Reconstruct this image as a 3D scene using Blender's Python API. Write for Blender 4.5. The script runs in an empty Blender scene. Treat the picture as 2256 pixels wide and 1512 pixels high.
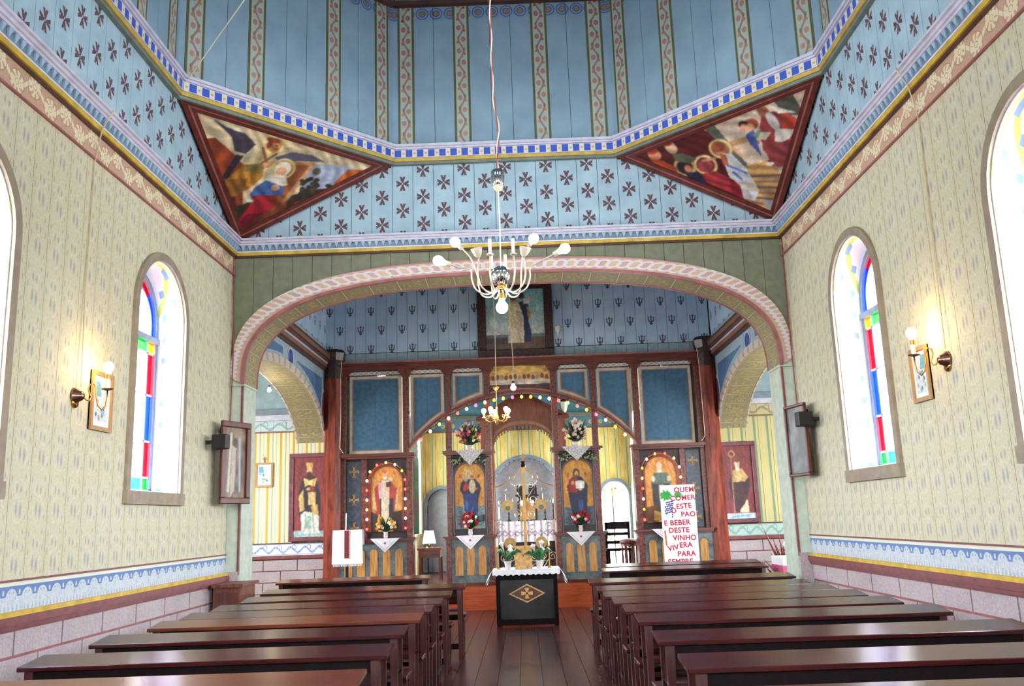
import bpy, bmesh, math, random
import numpy as np
from mathutils import Vector, Matrix

# ------------------------------------------------------------------ camera, world, exposure
SC = bpy.context.scene
COL = SC.collection
F_PX, PITCH, YAW, ROLL, CX, CZ = 1933.0, .1976, -.007, -.0347, .0958, 1.55
cam_d = bpy.data.cameras.new('camera'); cam = bpy.data.objects.new('camera', cam_d); COL.objects.link(cam)
cam_d.sensor_width = 36.0; cam_d.lens = 36.0 * F_PX / 2256.0; cam_d.clip_start = .05
_F = Vector((math.sin(YAW)*math.cos(PITCH), math.cos(YAW)*math.cos(PITCH), math.sin(PITCH)))
_X = Vector((math.cos(YAW), -math.sin(YAW), 0)); _U = _X.cross(_F)
_c, _s = math.cos(ROLL), math.sin(ROLL)
_X2 = _X*_c + _U*_s; _U2 = -_X*_s + _U*_c
_m = Matrix((_X2, _U2, -_F)).transposed().to_4x4(); _m.translation = (CX, 0, CZ)
cam.matrix_world = _m
SC.camera = cam
WORLD_STRENGTH = 15.0
world = bpy.data.worlds.new('overcast_sky'); SC.world = world; world.use_nodes = True
_wn = world.node_tree; _tc = _wn.nodes.new('ShaderNodeTexCoord'); _sp = _wn.nodes.new('ShaderNodeSeparateXYZ'); _rp = _wn.nodes.new('ShaderNodeValToRGB')
_wn.links.new(_tc.outputs['Generated'], _sp.inputs[0]); _wn.links.new(_sp.outputs['Z'], _rp.inputs[0])     # sunlit ground below the horizon, overcast sky above
_rp.color_ramp.elements[0].position = .0; _rp.color_ramp.elements[0].color = (.46, .49, .50, 1); _rp.color_ramp.elements[1].position = .05; _rp.color_ramp.elements[1].color = (.88, .95, 1.0, 1)
_wn.links.new(_rp.outputs[0], _wn.nodes['Background'].inputs[0])
world.node_tree.nodes['Background'].inputs[1].default_value = WORLD_STRENGTH
SC.view_settings.view_transform = 'Standard'; SC.view_settings.look = 'None'
SC.view_settings.exposure = 1.88; SC.view_settings.gamma = 1.0; SC.view_settings.use_curve_mapping = False
SC.cycles.max_bounces = 7; SC.cycles.diffuse_bounces = 5; SC.cycles.glossy_bounces = 3; SC.cycles.adaptive_threshold = .05; SC.cycles.adaptive_min_samples = 12; SC.cycles.transparent_max_bounces = 12
SC.cycles.caustics_reflective = False; SC.cycles.caustics_refractive = False
SC.cycles.sample_clamp_indirect = 6.0
def portal(loc, direction, w, h):                      # samples the sky through an opening
    l = bpy.data.lights.new('window_portal', 'AREA'); l.shape = 'RECTANGLE'; l.size = w; l.size_y = h
    l.cycles.is_portal = True
    o = bpy.data.objects.new('window_portal', l); COL.objects.link(o); o.location = loc
    o.rotation_euler = Vector(direction).to_track_quat('-Z', 'Y').to_euler()
    return o

# ------------------------------------------------------------------ colour and node helpers
def lin(c):
    f = lambda x: x/12.92 if x <= .04045 else ((x+.055)/1.055)**2.4
    return tuple(f(x/255.0) for x in c[:3])
def rgba(c): return (*lin(c), 1.0)
MATS = {}
class E:                                               # a tiny expression language that writes math nodes
    nt = None
    def __init__(s, sock): s.s = sock
    @staticmethod
    def m(op, *a, clamp=False):
        n = E.nt.nodes.new('ShaderNodeMath'); n.operation = op; n.use_clamp = clamp
        for i, x in enumerate(a):
            if isinstance(x, E): E.nt.links.new(x.s, n.inputs[i])
            else: n.inputs[i].default_value = float(x)
        return E(n.outputs[0])
    def __add__(s, o): return E.m('ADD', s, o)
    __radd__ = __add__
    def __sub__(s, o): return E.m('SUBTRACT', s, o)
    def __rsub__(s, o): return E.m('SUBTRACT', o, s)
    def __mul__(s, o): return E.m('MULTIPLY', s, o)
    __rmul__ = __mul__
    def __truediv__(s, o): return E.m('DIVIDE', s, o)
    def __lt__(s, o): return E.m('LESS_THAN', s, o)
    def __gt__(s, o): return E.m('GREATER_THAN', s, o)
    def frac(s): return E.m('FRACT', s)
    def floor(s): return E.m('FLOOR', s)
    def abs(s): return E.m('ABSOLUTE', s)
    def sin(s): return E.m('SINE', s)
    def cos(s): return E.m('COSINE', s)
    def sqrt(s): return E.m('SQRT', s)
    def min(s, o): return E.m('MINIMUM', s, o)
    def max(s, o): return E.m('MAXIMUM', s, o)
    def mod2(s): return E.m('FLOORED_MODULO', s, 2.0)
    def sat(s): return E.m('ADD', s, 0.0, clamp=True)
def ell(x, y, x0, y0, rx, ry, soft=.6):                # soft ellipse mask
    dx = (x-x0)*(1/rx); dy = (y-y0)*(1/ry)
    return ((1.0-(dx*dx+dy*dy))*(1/soft)).sat()
def band(x, a, b): return (x > a)*(x < b)
class Mat:
    def __init__(s, name, rough=.6, metal=0.0, spec=.5):
        s.m = bpy.data.materials.new(name); s.m.use_nodes = True; s.nt = s.m.node_tree; E.nt = s.nt
        s.b = s.nt.nodes['Principled BSDF']; s.b.inputs['Roughness'].default_value = rough
        s.b.inputs['Metallic'].default_value = metal; s.b.inputs['Specular IOR Level'].default_value = spec
        MATS[name] = s.m; s._g = None
    def pos(s):
        if s._g is None:
            g = s.nt.nodes.new('ShaderNodeNewGeometry'); sp = s.nt.nodes.new('ShaderNodeSeparateXYZ')
            s.nt.links.new(g.outputs['Position'], sp.inputs[0]); s._g = (g, sp)
        return [E(o) for o in s._g[1].outputs]
    def noise(s, scale=5, detail=3, stretch=(1, 1, 1), rough=.5, obj=False):
        n = s.nt.nodes.new('ShaderNodeTexNoise'); n.inputs['Scale'].default_value = scale
        n.inputs['Detail'].default_value = detail; n.inputs['Roughness'].default_value = rough
        mp = s.nt.nodes.new('ShaderNodeMapping'); mp.inputs['Scale'].default_value = stretch
        if obj:
            tc = s.nt.nodes.new('ShaderNodeTexCoord'); s.nt.links.new(tc.outputs['Object'], mp.inputs[0])
        else:
            s.pos(); s.nt.links.new(s._g[0].outputs['Position'], mp.inputs[0])
        s.nt.links.new(mp.outputs[0], n.inputs['Vector'])
        return E(n.outputs[0])
    def mix(s, fac, a, b):
        n = s.nt.nodes.new('ShaderNodeMix'); n.data_type = 'RGBA'
        if isinstance(fac, E): s.nt.links.new(fac.s, n.inputs[0])
        else: n.inputs[0].default_value = fac
        for i, c in ((6, a), (7, b)):
            if isinstance(c, tuple): n.inputs[i].default_value = rgba(c)
            else: s.nt.links.new(c, n.inputs[i])
        return n.outputs[2]
    def color(s, c):
        if isinstance(c, tuple): s.b.inputs['Base Color'].default_value = rgba(c)
        else: s.nt.links.new(c, s.b.inputs['Base Color'])
        return s
    def bump(s, e, strength=.3, dist=.01):
        n = s.nt.nodes.new('ShaderNodeBump'); n.inputs['Strength'].default_value = strength
        n.inputs['Distance'].default_value = dist
        s.nt.links.new(e.s, n.inputs['Height']); s.nt.links.new(n.outputs[0], s.b.inputs['Normal'])
        return s
    def emit(s, c, k):
        s.b.inputs['Emission Color'].default_value = rgba(c); s.b.inputs['Emission Strength'].default_value = k
        return s
def plain(name, c, rough=.6, metal=0.0, var=.12, scale=9, spec=.5):
    m = Mat(name, rough, metal, spec)
    if var > 0:
        n = m.noise(scale, 3)
        d = tuple(max(0, x*(1-var*1.3)) for x in c); h = tuple(min(255, x*(1+var*.9)) for x in c)
        m.color(m.mix(((n-.3)*2.5).sat(), d, h))
    else: m.color(c)
    return m.m
def wood(name, a, b, rough=.35, axis=2, scale=3.0, spec=.5):
    m = Mat(name, rough, 0, spec); st = [14, 14, 14]; st[axis] = 1.0
    n = m.noise(scale, 5, tuple(st), .6, obj=True); m.color(m.mix(((n-.28)*2.3).sat(), a, b))
    return m.m

# ------------------------------------------------------------------ mesh helpers
def IDENT(p): return Vector(p)
class Basis:                                           # (u, v, d) on a plane -> world; d points into the room
    def __init__(s, o, u, v, n): s.o, s.u, s.v, s.n = Vector(o), Vector(u).normalized(), Vector(v).normalized(), Vector(n).normalized()
    def __call__(s, p): return s.o + s.u*p[0] + s.v*p[1] + s.n*p[2]
class MB:
    def __init__(s, xf=IDENT): s.v, s.f, s.xf = [], [], xf
    def add(s, vs, fs):
        k = len(s.v); s.v += [s.xf(p) for p in vs]; s.f += [[i+k for i in q] for q in fs]; return s
    def box(s, a0, a1, b0, b1, c0, c1):
        v = [(x, y, z) for x in (a0, a1) for y in (b0, b1) for z in (c0, c1)]
        return s.add(v, [(0, 1, 3, 2), (4, 6, 7, 5), (0, 4, 5, 1), (2, 3, 7, 6), (0, 2, 6, 4), (1, 5, 7, 3)])
    def prism(s, pts, d0, d1):                         # outline in (u, v), thickness along d
        n = len(pts); v = [(p[0], p[1], d0) for p in pts] + [(p[0], p[1], d1) for p in pts]
        f = [list(range(n))[::-1], list(range(n, 2*n))] + [[i, (i+1) % n, n+(i+1) % n, n+i] for i in range(n)]
        return s.add(v, f)
    def strip(s, low, up, d0, d1):                     # ribbon between two equally long outlines
        for i in range(len(low)-1):
            if abs(up[i][1]-low[i][1]) + abs(up[i+1][1]-low[i+1][1]) < 1e-5 and abs(up[i][0]-low[i][0]) < 1e-5: continue
            s.prism([low[i], low[i+1], up[i+1], up[i]], d0, d1)
        return s
    def loft(s, low, up, d0, d1):                      # same, welded into one solid
        n = len(low); v = [(p[0], p[1], d) for d in (d0, d1) for p in low] + [(p[0], p[1], d) for d in (d0, d1) for p in up]
        L0, L1, U0, U1 = 0, n, 2*n, 3*n; f = []
        for i in range(n-1):
            f += [(L1+i, L1+i+1, U1+i+1, U1+i), (L0+i, U0+i, U0+i+1, L0+i+1), (L0+i, L0+i+1, L1+i+1, L1+i), (U0+i, U1+i, U1+i+1, U0+i+1)]
        f += [(L0, L1, U1, U0), (L0+n-1, U0+n-1, U1+n-1, L1+n-1)]
        return s.add(v, f)
    def tube(s, path, r, n=8, closed=False, cap=True):
        P = [Vector(p) for p in path]; m = len(P); R = r if hasattr(r, '__len__') else [r]*m
        k = len(s.v); ref = None
        for i, p in enumerate(P):
            if closed: t = P[(i+1) % m]-P[i-1]
            else: t = P[min(i+1, m-1)]-P[max(i-1, 0)]
            t.normalize()
            if ref is None:
                ref = Vector((0, 0, 1)) if abs(t.z) < .9 else Vector((1, 0, 0))
            a = (ref - t*ref.dot(t)).normalized(); ref = a; b = t.cross(a)
            for j in range(n):
                q = 2*math.pi*j/n; s.v.append(s.xf(p + (a*math.cos(q)+b*math.sin(q))*R[i]))
        for i in range(m if closed else m-1):
            i2 = (i+1) % m
            for j in range(n):
                j2 = (j+1) % n; s.f.append([k+i*n+j, k+i*n+j2, k+i2*n+j2, k+i2*n+j])
        if cap and not closed:
            s.f.append([k+j for j in range(n)][::-1]); s.f.append([k+(m-1)*n+j for j in range(n)])
        return s
    def lathe(s, c, prof, n=16, axis=(0, 0, 1)):       # prof = [(r, h)...]
        ax = Vector(axis).normalized(); ref = Vector((1, 0, 0)) if abs(ax.x) < .9 else Vector((0, 1, 0))
        a = (ref-ax*ref.dot(ax)).normalized(); b = ax.cross(a); k = len(s.v); c = Vector(c)
        for r, h in prof:
            for j in range(n):
                q = 2*math.pi*j/n; s.v.append(s.xf(c+ax*h+(a*math.cos(q)+b*math.sin(q))*max(r, 1e-4)))
        for i in range(len(prof)-1):
            for j in range(n):
                j2 = (j+1) % n; s.f.append([k+i*n+j, k+i*n+j2, k+(i+1)*n+j2, k+(i+1)*n+j])
        s.f.append([k+j for j in range(n)][::-1]); s.f.append([k+(len(prof)-1)*n+j for j in range(n)])
        return s
    def ball(s, c, r, n=10, sz=1.0):
        return s.lathe(c, [(r*math.sin(math.pi*i/n), -r*sz*math.cos(math.pi*i/n)) for i in range(n+1)], n+2)
    def build(s, name, mat, parent=None, smooth=False, bevel=0, kind=None, recalc=True, label=None):
        base = Vector((0, 0, 0))
        if parent is not None: base = wloc(parent)
        elif s.v:
            xs = [p[0] for p in s.v]; ys = [p[1] for p in s.v]; zs = [p[2] for p in s.v]
            base = Vector(((min(xs)+max(xs))/2, (min(ys)+max(ys))/2, min(zs)))
        me = bpy.data.meshes.new(name); me.from_pydata([tuple(p-base) for p in s.v], [], s.f)
        if recalc or bevel:
            bm = bmesh.new(); bm.from_mesh(me); bmesh.ops.recalc_face_normals(bm, faces=bm.faces)
            if bevel: bmesh.ops.bevel(bm, geom=[e for e in bm.edges if e.is_manifold and e.calc_face_angle(0) > .5], offset=bevel, segments=1, affect='EDGES')
            bm.to_mesh(me); bm.free()
        if smooth:
            for p in me.polygons: p.use_smooth = True
        me.materials.append(MATS[mat] if isinstance(mat, str) else mat)
        o = bpy.data.objects.new(name, me); COL.objects.link(o)
        if parent is not None: o.parent = parent
        else: o.location = base
        if kind: o['kind'] = kind
        if label: o['label'] = label
        return o
def wloc(o):
    p = Vector((0, 0, 0))
    while o is not None: p += o.location; o = o.parent
    return p
def tag(o, label, cat, group=None):
    o['label'] = label; o['category'] = cat
    if group: o['group'] = group
    return o
def thing(name, loc, label, cat, group=None):
    o = bpy.data.objects.new(name, None); COL.objects.link(o); o.location = loc; o.empty_display_size = .1
    return tag(o, label, cat, group)
def struct(o): o['kind'] = 'structure'; return o
def anchor(name, loc):
    o = bpy.data.objects.new(name, None); COL.objects.link(o); o.location = loc; o.empty_display_size = .1
    return struct(o)
def copy_tree(o, parent=None):
    c = o.copy(); COL.objects.link(c); c.parent = parent
    for ch in list(o.children): copy_tree(ch, c)
    return c
def arch_pts(u0, u1, spring, rise, n=24, e=2.0):       # (super)elliptical head from left to right
    c, a = (u0+u1)/2, (u1-u0)/2; out = []
    for i in range(n+1):
        t = math.pi*i/n; k = math.cos(t); s_ = math.sin(t)
        out.append((c-a*math.copysign(abs(k)**(2/e), k), spring+rise*abs(s_)**(2/e)))
    return out
def head(u, h):                                        # height of an arched hole at u
    u0, u1, sill, spring, rise = h[:5]; c, a = (u0+u1)/2, (u1-u0)/2; n = h[5] if len(h) > 5 else 2.0
    return spring + rise*max(0, 1-abs((u-c)/a)**n)**(1/n)
def wall_holes(basis, u0, u1, v0, v1, holes, d0, d1, name, mat, parent=None, n=24):
    mb = MB(basis); cur = u0
    for h in sorted(holes):
        a, b = max(h[0], u0), min(h[1], u1)
        if a > cur: mb.box(cur, a, v0, v1, d0, d1)
        ts = [(h[0]+h[1])/2-(h[1]-h[0])/2*math.cos(math.pi*i/n) for i in range(n+1)]
        ts = [a] + [t for t in ts if a+1e-4 < t < b-1e-4] + [b]
        if h[2] > v0: mb.box(a, b, v0, h[2], d0, d1)
        mb.loft([(t, min(head(t, h), v1-.01)) for t in ts], [(t, v1) for t in ts], d0, d1)
        cur = b
    if cur < u1: mb.box(cur, u1, v0, v1, d0, d1)
    return mb.build(name, mat, parent)
def boards(basis, edges, low, up, d0, d1, mat, parent, holes=(), name='board', gap=.003, n=1):
    out = []
    for a, b in zip(edges[:-1], edges[1:]):
        a2, b2 = a+gap, b-gap
        cuts = sorted({a2, b2} | {e for h in holes for e in h[:2] if a2 < e < b2})
        mb = MB(basis)
        for c, d in zip(cuts[:-1], cuts[1:]):
            hs = [h for h in holes if h[0]-1e-6 <= (c+d)/2 <= h[1]+1e-6]
            k = 8 if hs else n
            ts = [c+(d-c)*i/k for i in range(k+1)]
            L = [(t, low(t)) for t in ts]; U = [(t, max(up(t), low(t)+1e-4)) for t in ts]
            if all(up(t)-low(t) < .004 for t in ts): continue
            if hs:
                h = hs[0]
                if h[2] > low((c+d)/2)+.01: mb.loft(L, [(t, h[2]) for t in ts], d0, d1)
                mb.loft([(t, min(head(t, h), up(t)-.001)) for t in ts], U, d0, d1)
            else: mb.loft(L, U, d0, d1)
        if mb.v: out.append(mb.build(name, mat, parent))
    return out
def frange(a, b, step):
    k = max(1, round((b-a)/step)); return [a+(b-a)*i/k for i in range(k+1)]

# ------------------------------------------------------------------ painter: flat pictures as coloured grids
RNG = np.random.default_rng(7)
class Paint:
    def __init__(s, w, h, aff=None, bg=(200, 180, 140), res=110):
        s.w, s.h = w, h; s.nx = max(8, int(res*w/max(w, h))); s.ny = max(8, int(res*h/max(w, h)))
        gx, gy = np.meshgrid(np.linspace(0, w, s.nx+1), np.linspace(0, h, s.ny+1)); s.X, s.Y = gx, gy
        s.C = np.zeros(gx.shape+(3,)); s.C[:] = np.array(bg, float); s.aff = aff
    def p(s, q):
        if s.aff is None: return q
        M = s.aff; return (M[0][0]*q[0]+M[0][1]*q[1]+M[0][2], M[1][0]*q[0]+M[1][1]*q[1]+M[1][2])
    def sc(s):
        if s.aff is None: return 1.0
        M = s.aff; return math.sqrt(abs(M[0][0]*M[1][1]-M[0][1]*M[1][0]))
    def put(s, m, c, tex=.05):
        c = np.array(c, float); n = RNG.normal(0, 1, m.shape)*tex
        s.C = s.C*(1-m[..., None]) + np.clip(c*(1+n[..., None]), 0, 255)*m[..., None]
    def poly(s, pts, c, soft=None, tex=.045):
        P = [s.p(q) for q in pts]; ins = np.zeros(s.X.shape, bool); j = len(P)-1
        for i in range(len(P)):
            xi, yi = P[i]; xj, yj = P[j]
            cond = ((yi > s.Y) != (yj > s.Y)) & (s.X < (xj-xi)*(s.Y-yi)/((yj-yi) or 1e-9)+xi)
            ins ^= cond; j = i
        s.put(ins.astype(float), c, tex); return s
    def ell(s, x, y, rx, ry, c, rot=0, tex=.035):
        cx, cy = s.p((x, y)); k = s.sc(); rx, ry = rx*k, ry*k
        dx, dy = s.X-cx, s.Y-cy; ca, sa = math.cos(rot), math.sin(rot)
        q = ((dx*ca+dy*sa)/rx)**2+((-dx*sa+dy*ca)/ry)**2
        s.put(np.clip((1-q)*3, 0, 1), c, tex); return s
    def ring(s, x, y, r, w, c):
        cx, cy = s.p((x, y)); k = s.sc(); d = np.hypot(s.X-cx, s.Y-cy)
        s.put(np.clip(1.5-np.abs(d-r*k)/(w*k), 0, 1), c, .03); return s
    def line(s, pts, w, c):
        for a, b in zip(pts[:-1], pts[1:]):
            (x0, y0), (x1, y1) = s.p(a), s.p(b); k = s.sc(); L = max(1e-9, (x1-x0)**2+(y1-y0)**2)
            t = np.clip(((s.X-x0)*(x1-x0)+(s.Y-y0)*(y1-y0))/L, 0, 1)
            d = np.hypot(s.X-x0-t*(x1-x0), s.Y-y0-t*(y1-y0))
            s.put(np.clip(1.6-d/(w*k/2), 0, 1), c, .04)
        return s
    def grad(s, y0, y1, c0, c1):
        t = np.clip((s.Y-y0)/(y1-y0), 0, 1)[..., None]
        s.C = np.array(c0, float)*(1-t)+np.array(c1, float)*t; return s
    def mottle(s, amt=.10, cells=9):
        k = RNG.random((cells+2, cells+2)); ix = s.X/s.w*cells; iy = s.Y/s.h*cells
        i0 = ix.astype(int); j0 = iy.astype(int); fx, fy = ix-i0, iy-j0
        g = lambda j, i: k[np.minimum(j, cells+1), np.minimum(i, cells+1)]
        n = (g(j0, i0)*(1-fx)+g(j0, i0+1)*fx)*(1-fy)+(g(j0+1, i0)*(1-fx)+g(j0+1, i0+1)*fx)*fy
        s.C = np.clip(s.C*(1+(n[..., None]-.5)*2*amt), 0, 255); return s
    def finish(s, folds=.12, ang=1.1):                 # brushwork: soft edges, tonal patches, streaks along the drapery
        C = s.C
        for _ in range(2):
            P = np.pad(C, ((1, 1), (1, 1), (0, 0)), 'edge'); C = (P[1:-1, 1:-1]*4+P[:-2, 1:-1]+P[2:, 1:-1]+P[1:-1, :-2]+P[1:-1, 2:])/8
        s.C = C; k = max(s.w, s.h); s.mottle(.10, 18); s.mottle(.09, 44)
        w1 = s.C.copy(); n = RNG.random((30, 30)); ix = (s.X/k*28).astype(int); iy = (s.Y/k*28).astype(int); ph = n[np.minimum(iy, 29), np.minimum(ix, 29)]*1.5
        f = np.sin((s.X*math.cos(ang)+s.Y*math.sin(ang)*.35)/k*190+3*np.sin(s.Y/k*23)+2*np.sin(s.X/k*17)); sat = (s.C.max(2)-s.C.min(2))/255.0
        s.C = np.clip(s.C*(1+folds*f[..., None]*(.35+sat[..., None])), 0, 255); s.C = np.clip(s.C*(1+RNG.normal(0, .03, s.X.shape)[..., None]), 0, 255)
        return s
    def mesh(s, name, basis, u0, v0, d, parent, mat='painted_canvas', mask=None, label=None):
        base = wloc(parent) if parent is not None else Vector((0, 0, 0))
        U, V, N = np.array(basis.u), np.array(basis.v), np.array(basis.n); O = np.array(basis.o)-np.array(base)
        P = O + (s.X[..., None]+u0)*U + (s.Y[..., None]+v0)*V + d*N
        nx1 = s.nx+1; fs = []
        for j in range(s.ny):
            for i in range(s.nx):
                if mask is not None and not mask(s.X[j, i]+s.w/s.nx/2, s.Y[j, i]+s.h/s.ny/2): continue
                k = j*nx1+i; fs.append((k, k+1, k+nx1+1, k+nx1))
        me = bpy.data.meshes.new(name); me.from_pydata(P.reshape(-1, 3).tolist(), [], fs)
        if len(me.polygons) and Vector(me.polygons[0].normal).dot(basis.n) < 0: me.flip_normals()
        at = me.color_attributes.new('Col', 'FLOAT_COLOR', 'POINT')
        c = np.clip(s.C/255.0, 0, 1); c = np.where(c <= .04045, c/12.92, ((c+.055)/1.055)**2.4)
        a = np.ones((c.shape[0]*c.shape[1], 4)); a[:, :3] = c.reshape(-1, 3); at.data.foreach_set('color', a.ravel())
        me.materials.append(MATS[mat]); o = bpy.data.objects.new(name, me); COL.objects.link(o)
        if parent is not None: o.parent = parent
        if label: o['label'] = label
        return o
def affine3(src, dst):                                 # three source points -> three target points
    A = np.array([[x, y, 1] for x, y in src], float)
    return np.linalg.solve(A, np.array(dst, float)).T.tolist()
# ------------------------------------------------------------------ materials
_m = Mat('painted_canvas', .45); _a = _m.nt.nodes.new('ShaderNodeAttribute'); _a.attribute_name = 'Col'; _m.color(_a.outputs['Color'])
_m = Mat('matte_print', .8, 0, .2); _a = _m.nt.nodes.new('ShaderNodeAttribute'); _a.attribute_name = 'Col'; _m.color(_a.outputs['Color'])
plain('plaster', (188, 184, 160), .9, var=.05)
plain('joint_dark', (66, 64, 62), .9, var=.05)
plain('white_paint', (226, 224, 226), .5, var=.04)
plain('lilac_white', (206, 204, 222), .5, var=.05)
plain('yellow_paint', (205, 172, 62), .5, var=.10)
plain('gold_yellow', (196, 168, 84), .45, var=.08)
plain('red_trim', (128, 66, 68), .5, var=.10)
plain('rose_trim', (160, 98, 96), .5, var=.10)
plain('brown_trim', (88, 58, 54), .5, var=.10)
plain('window_trim', (150, 136, 118), .6, var=.06)
plain('green_grey', (122, 132, 124), .6, var=.06)
plain('pale_green', (196, 208, 192), .6, var=.05)
plain('joint_red', (140, 84, 88), .8, var=.08)
plain('blue_panel', (60, 104, 136), .5, var=.10, scale=14)
plain('blue_wall', (176, 200, 218), .55, var=.05)
plain('grey_blue', (128, 142, 162), .5, var=.06)
plain('niche_grey', (222, 224, 234), .6, var=.05)
plain('door_grey', (196, 210, 224), .45, var=.05)
plain('chrome', (210, 212, 218), .12, 1.0, var=0)
plain('silver_paint', (214, 208, 196), .35, .6, var=.05)
plain('brass', (196, 152, 80), .28, 1.0, var=.05)
plain('dark_bronze', (60, 48, 42), .35, .8, var=.08)
plain('gold_leaf', (204, 160, 96), .45, .25, var=.08)
plain('black_plastic', (24, 26, 34), .4, var=.03)
plain('black_iron', (26, 24, 26), .4, .3, var=.05)
plain('white_wax', (240, 236, 222), .4, var=.02)
plain('cord_white', (226, 216, 196), .5, var=.05)
plain('cord_red', (150, 62, 60), .5, var=.05)
plain('cord_cream', (206, 188, 150), .5, var=.04)
plain('paper_white', (236, 236, 240), .7, var=.02)
plain('linen', (240, 239, 246), .85, var=.03)
plain('letter_red', (176, 30, 62), .6, var=.04)
plain('leaf_green', (56, 112, 66), .45, var=.25, scale=30)
plain('leaf_dark', (40, 66, 44), .5, var=.25, scale=30)
plain('leaf_pale', (150, 166, 128), .55, var=.2, scale=30)
plain('petal_red', (190, 28, 52), .45, var=.15, scale=40)
plain('petal_pink', (206, 72, 110), .45, var=.15, scale=40)
plain('petal_rose', (226, 176, 176), .45, var=.12, scale=40)
plain('petal_orange', (232, 148, 52), .45, var=.15, scale=40)
plain('petal_white', (240, 238, 226), .45, var=.05, scale=40)
plain('petal_yellow', (236, 206, 96), .45, var=.12, scale=40)
plain('pot_white', (226, 208, 206), .5, var=.10, scale=40)
plain('cloth_pink', (206, 84, 130), .8, var=.12, scale=40)
plain('grape_blue', (66, 52, 132), .4, var=.1, scale=40)
plain('wheat', (190, 110, 60), .7, var=.1, scale=40)
plain('hassock_brown', (100, 60, 50), .7, var=.15)
plain('fern', (110, 160, 84), .6, var=.2)
plain('copper_gold', (196, 150, 92), .35, .4, var=.2, scale=16)
wood('pew_wood', (38, 10, 14), (76, 27, 26), .21, 0, 2.2, .5)
wood('pew_wood_warm', (70, 28, 20), (120, 58, 38), .21, 0, 2.2, .5)
wood('pew_dark', (10, 4, 8), (24, 10, 12), .6, 2, 2.2, .12)
wood('icon_wood', (70, 22, 20), (122, 52, 38), .35, 2, 2.5)
wood('icon_wood_h', (70, 24, 22), (124, 56, 42), .35, 0, 2.5)
wood('dark_board', (30, 18, 22), (58, 36, 40), .4, 2, 3)
wood('frame_wood', (70, 32, 26), (112, 58, 44), .35, 2, 4)
wood('light_frame', (150, 110, 66), (190, 150, 100), .45, 2, 5)
wood('yellow_grain', (150, 84, 30), (222, 168, 92), .35, 2, 3.4)
wood('step_orange', (156, 56, 22), (206, 92, 40), .35, 0, 3)
wood('sacristy_wood', (84, 40, 30), (140, 78, 56), .4, 2, 3)
wood('floor_a', (46, 18, 20), (80, 38, 36), .24, 1, 2.0)
wood('floor_b', (42, 18, 22), (72, 36, 38), .22, 1, 2.0)
wood('floor_c', (58, 24, 22), (98, 46, 38), .26, 1, 2.0)
# stone dado blocks: speckled pinkish granite
_m = Mat('granite', .75); _n = _m.noise(60, 4, (1, 1, 1), .7); _k = _m.noise(3, 2)
_m.color(_m.mix((_k*.5+(_n-.35)*1.6).sat(), (150, 132, 140), (208, 196, 196))); _m.bump(_n, .25, .004)
# marbled reddish columns
_m = Mat('red_marble', .42, 0, .35); _n = _m.noise(2.2, 6, (6, 6, .9), .65); _k = _m.noise(9, 4, (3, 3, .7))
_m.color(_m.mix(((_n-.34)*3.2).sat(), _m.mix(((_k-.4)*3).sat(), (64, 18, 14), (110, 34, 22)), (164, 72, 50)))
# grey green marbling on the pier bases
_m = Mat('grey_marble', .3); _n = _m.noise(5, 6, (1, 1, 1), .7)
_m.color(_m.mix(((_n-.35)*3).sat(), (62, 70, 80), (130, 140, 140)))
# mottled dark red on pilasters
for _nm, _c0, _c1 in (('speckle_wood', (58, 20, 20), (134, 64, 50)), ('dark_frame', (34, 22, 28), (84, 54, 52))):
    _m = Mat(_nm, .35); _n = _m.noise(26, 4, (1, 1, 1), .65); _m.color(_m.mix(((_n-.38)*4).sat(), _c0, _c1))

WALL_PITCH, CROSS_PITCH = .26, .267
def paper_mat(name, u_dir, u0):
    m = Mat(name, .75, 0, .3); x, y, z = m.pos(); u = y if u_dir == 'y' else x
    U = (((u-u0)*(1/WALL_PITCH)).frac()-.5)*WALL_PITCH; V = (((z-.045)*(1/.39)).frac()-.5)*.39
    d = None
    for (a, b, ru, rv) in ((-.026, -.06, .018, .062), (.026, -.075, .020, .066), (-.030, .085, .014, .040), (.022, .075, .014, .034),
                           (-.095, .02, .009, .034), (.092, .05, .009, .034), (.088, -.12, .009, .026), (-.098, .15, .009, .034), (.075, .165, .010, .026)):
        e = ell(U, V, a, b, ru, rv, .9); d = e if d is None else d.max(e)
    w = None                                           # pale broken brush lines round the painted windows
    wob = m.noise(26, 2); Uw = U+(wob-.5)*.05; Vw = V+(wob-.5)*.05
    for (a, b, ru, rv) in ((0, -.065, .066, .094), (-.004, .08, .056, .062)):
        dx = (Uw-a)*(1/ru); dy = (Vw-b)*(1/rv); r = (dx*dx+dy*dy).sqrt()
        e = (1.0-((r-1.0).abs()*7.5)).sat(); w = e if w is None else w.max(e)
    n = m.noise(46, 4, (1, 1, 1), .7); k = m.noise(1.3, 3); f = m.noise(16, 3, (1, 1, .35))
    base = m.mix(((n-.32)*2.6).sat(), (196, 188, 154), (216, 212, 186))
    base = m.mix(((k-.4)*2).sat()*.5, base, (204, 208, 190))
    base = m.mix((w*((f-.42)*4.0).sat()*.6), base, (226, 228, 220))
    stripe = ((U.abs()-.112).abs() < .0035)
    base = m.mix(stripe*.3, base, (186, 172, 126))
    base = m.mix((d*((n*1.5-.1).sat())*.9).sat(), base, (130, 138, 162))
    m.color(base); return m
paper_mat('paper_side', 'y', 4.35)
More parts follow.
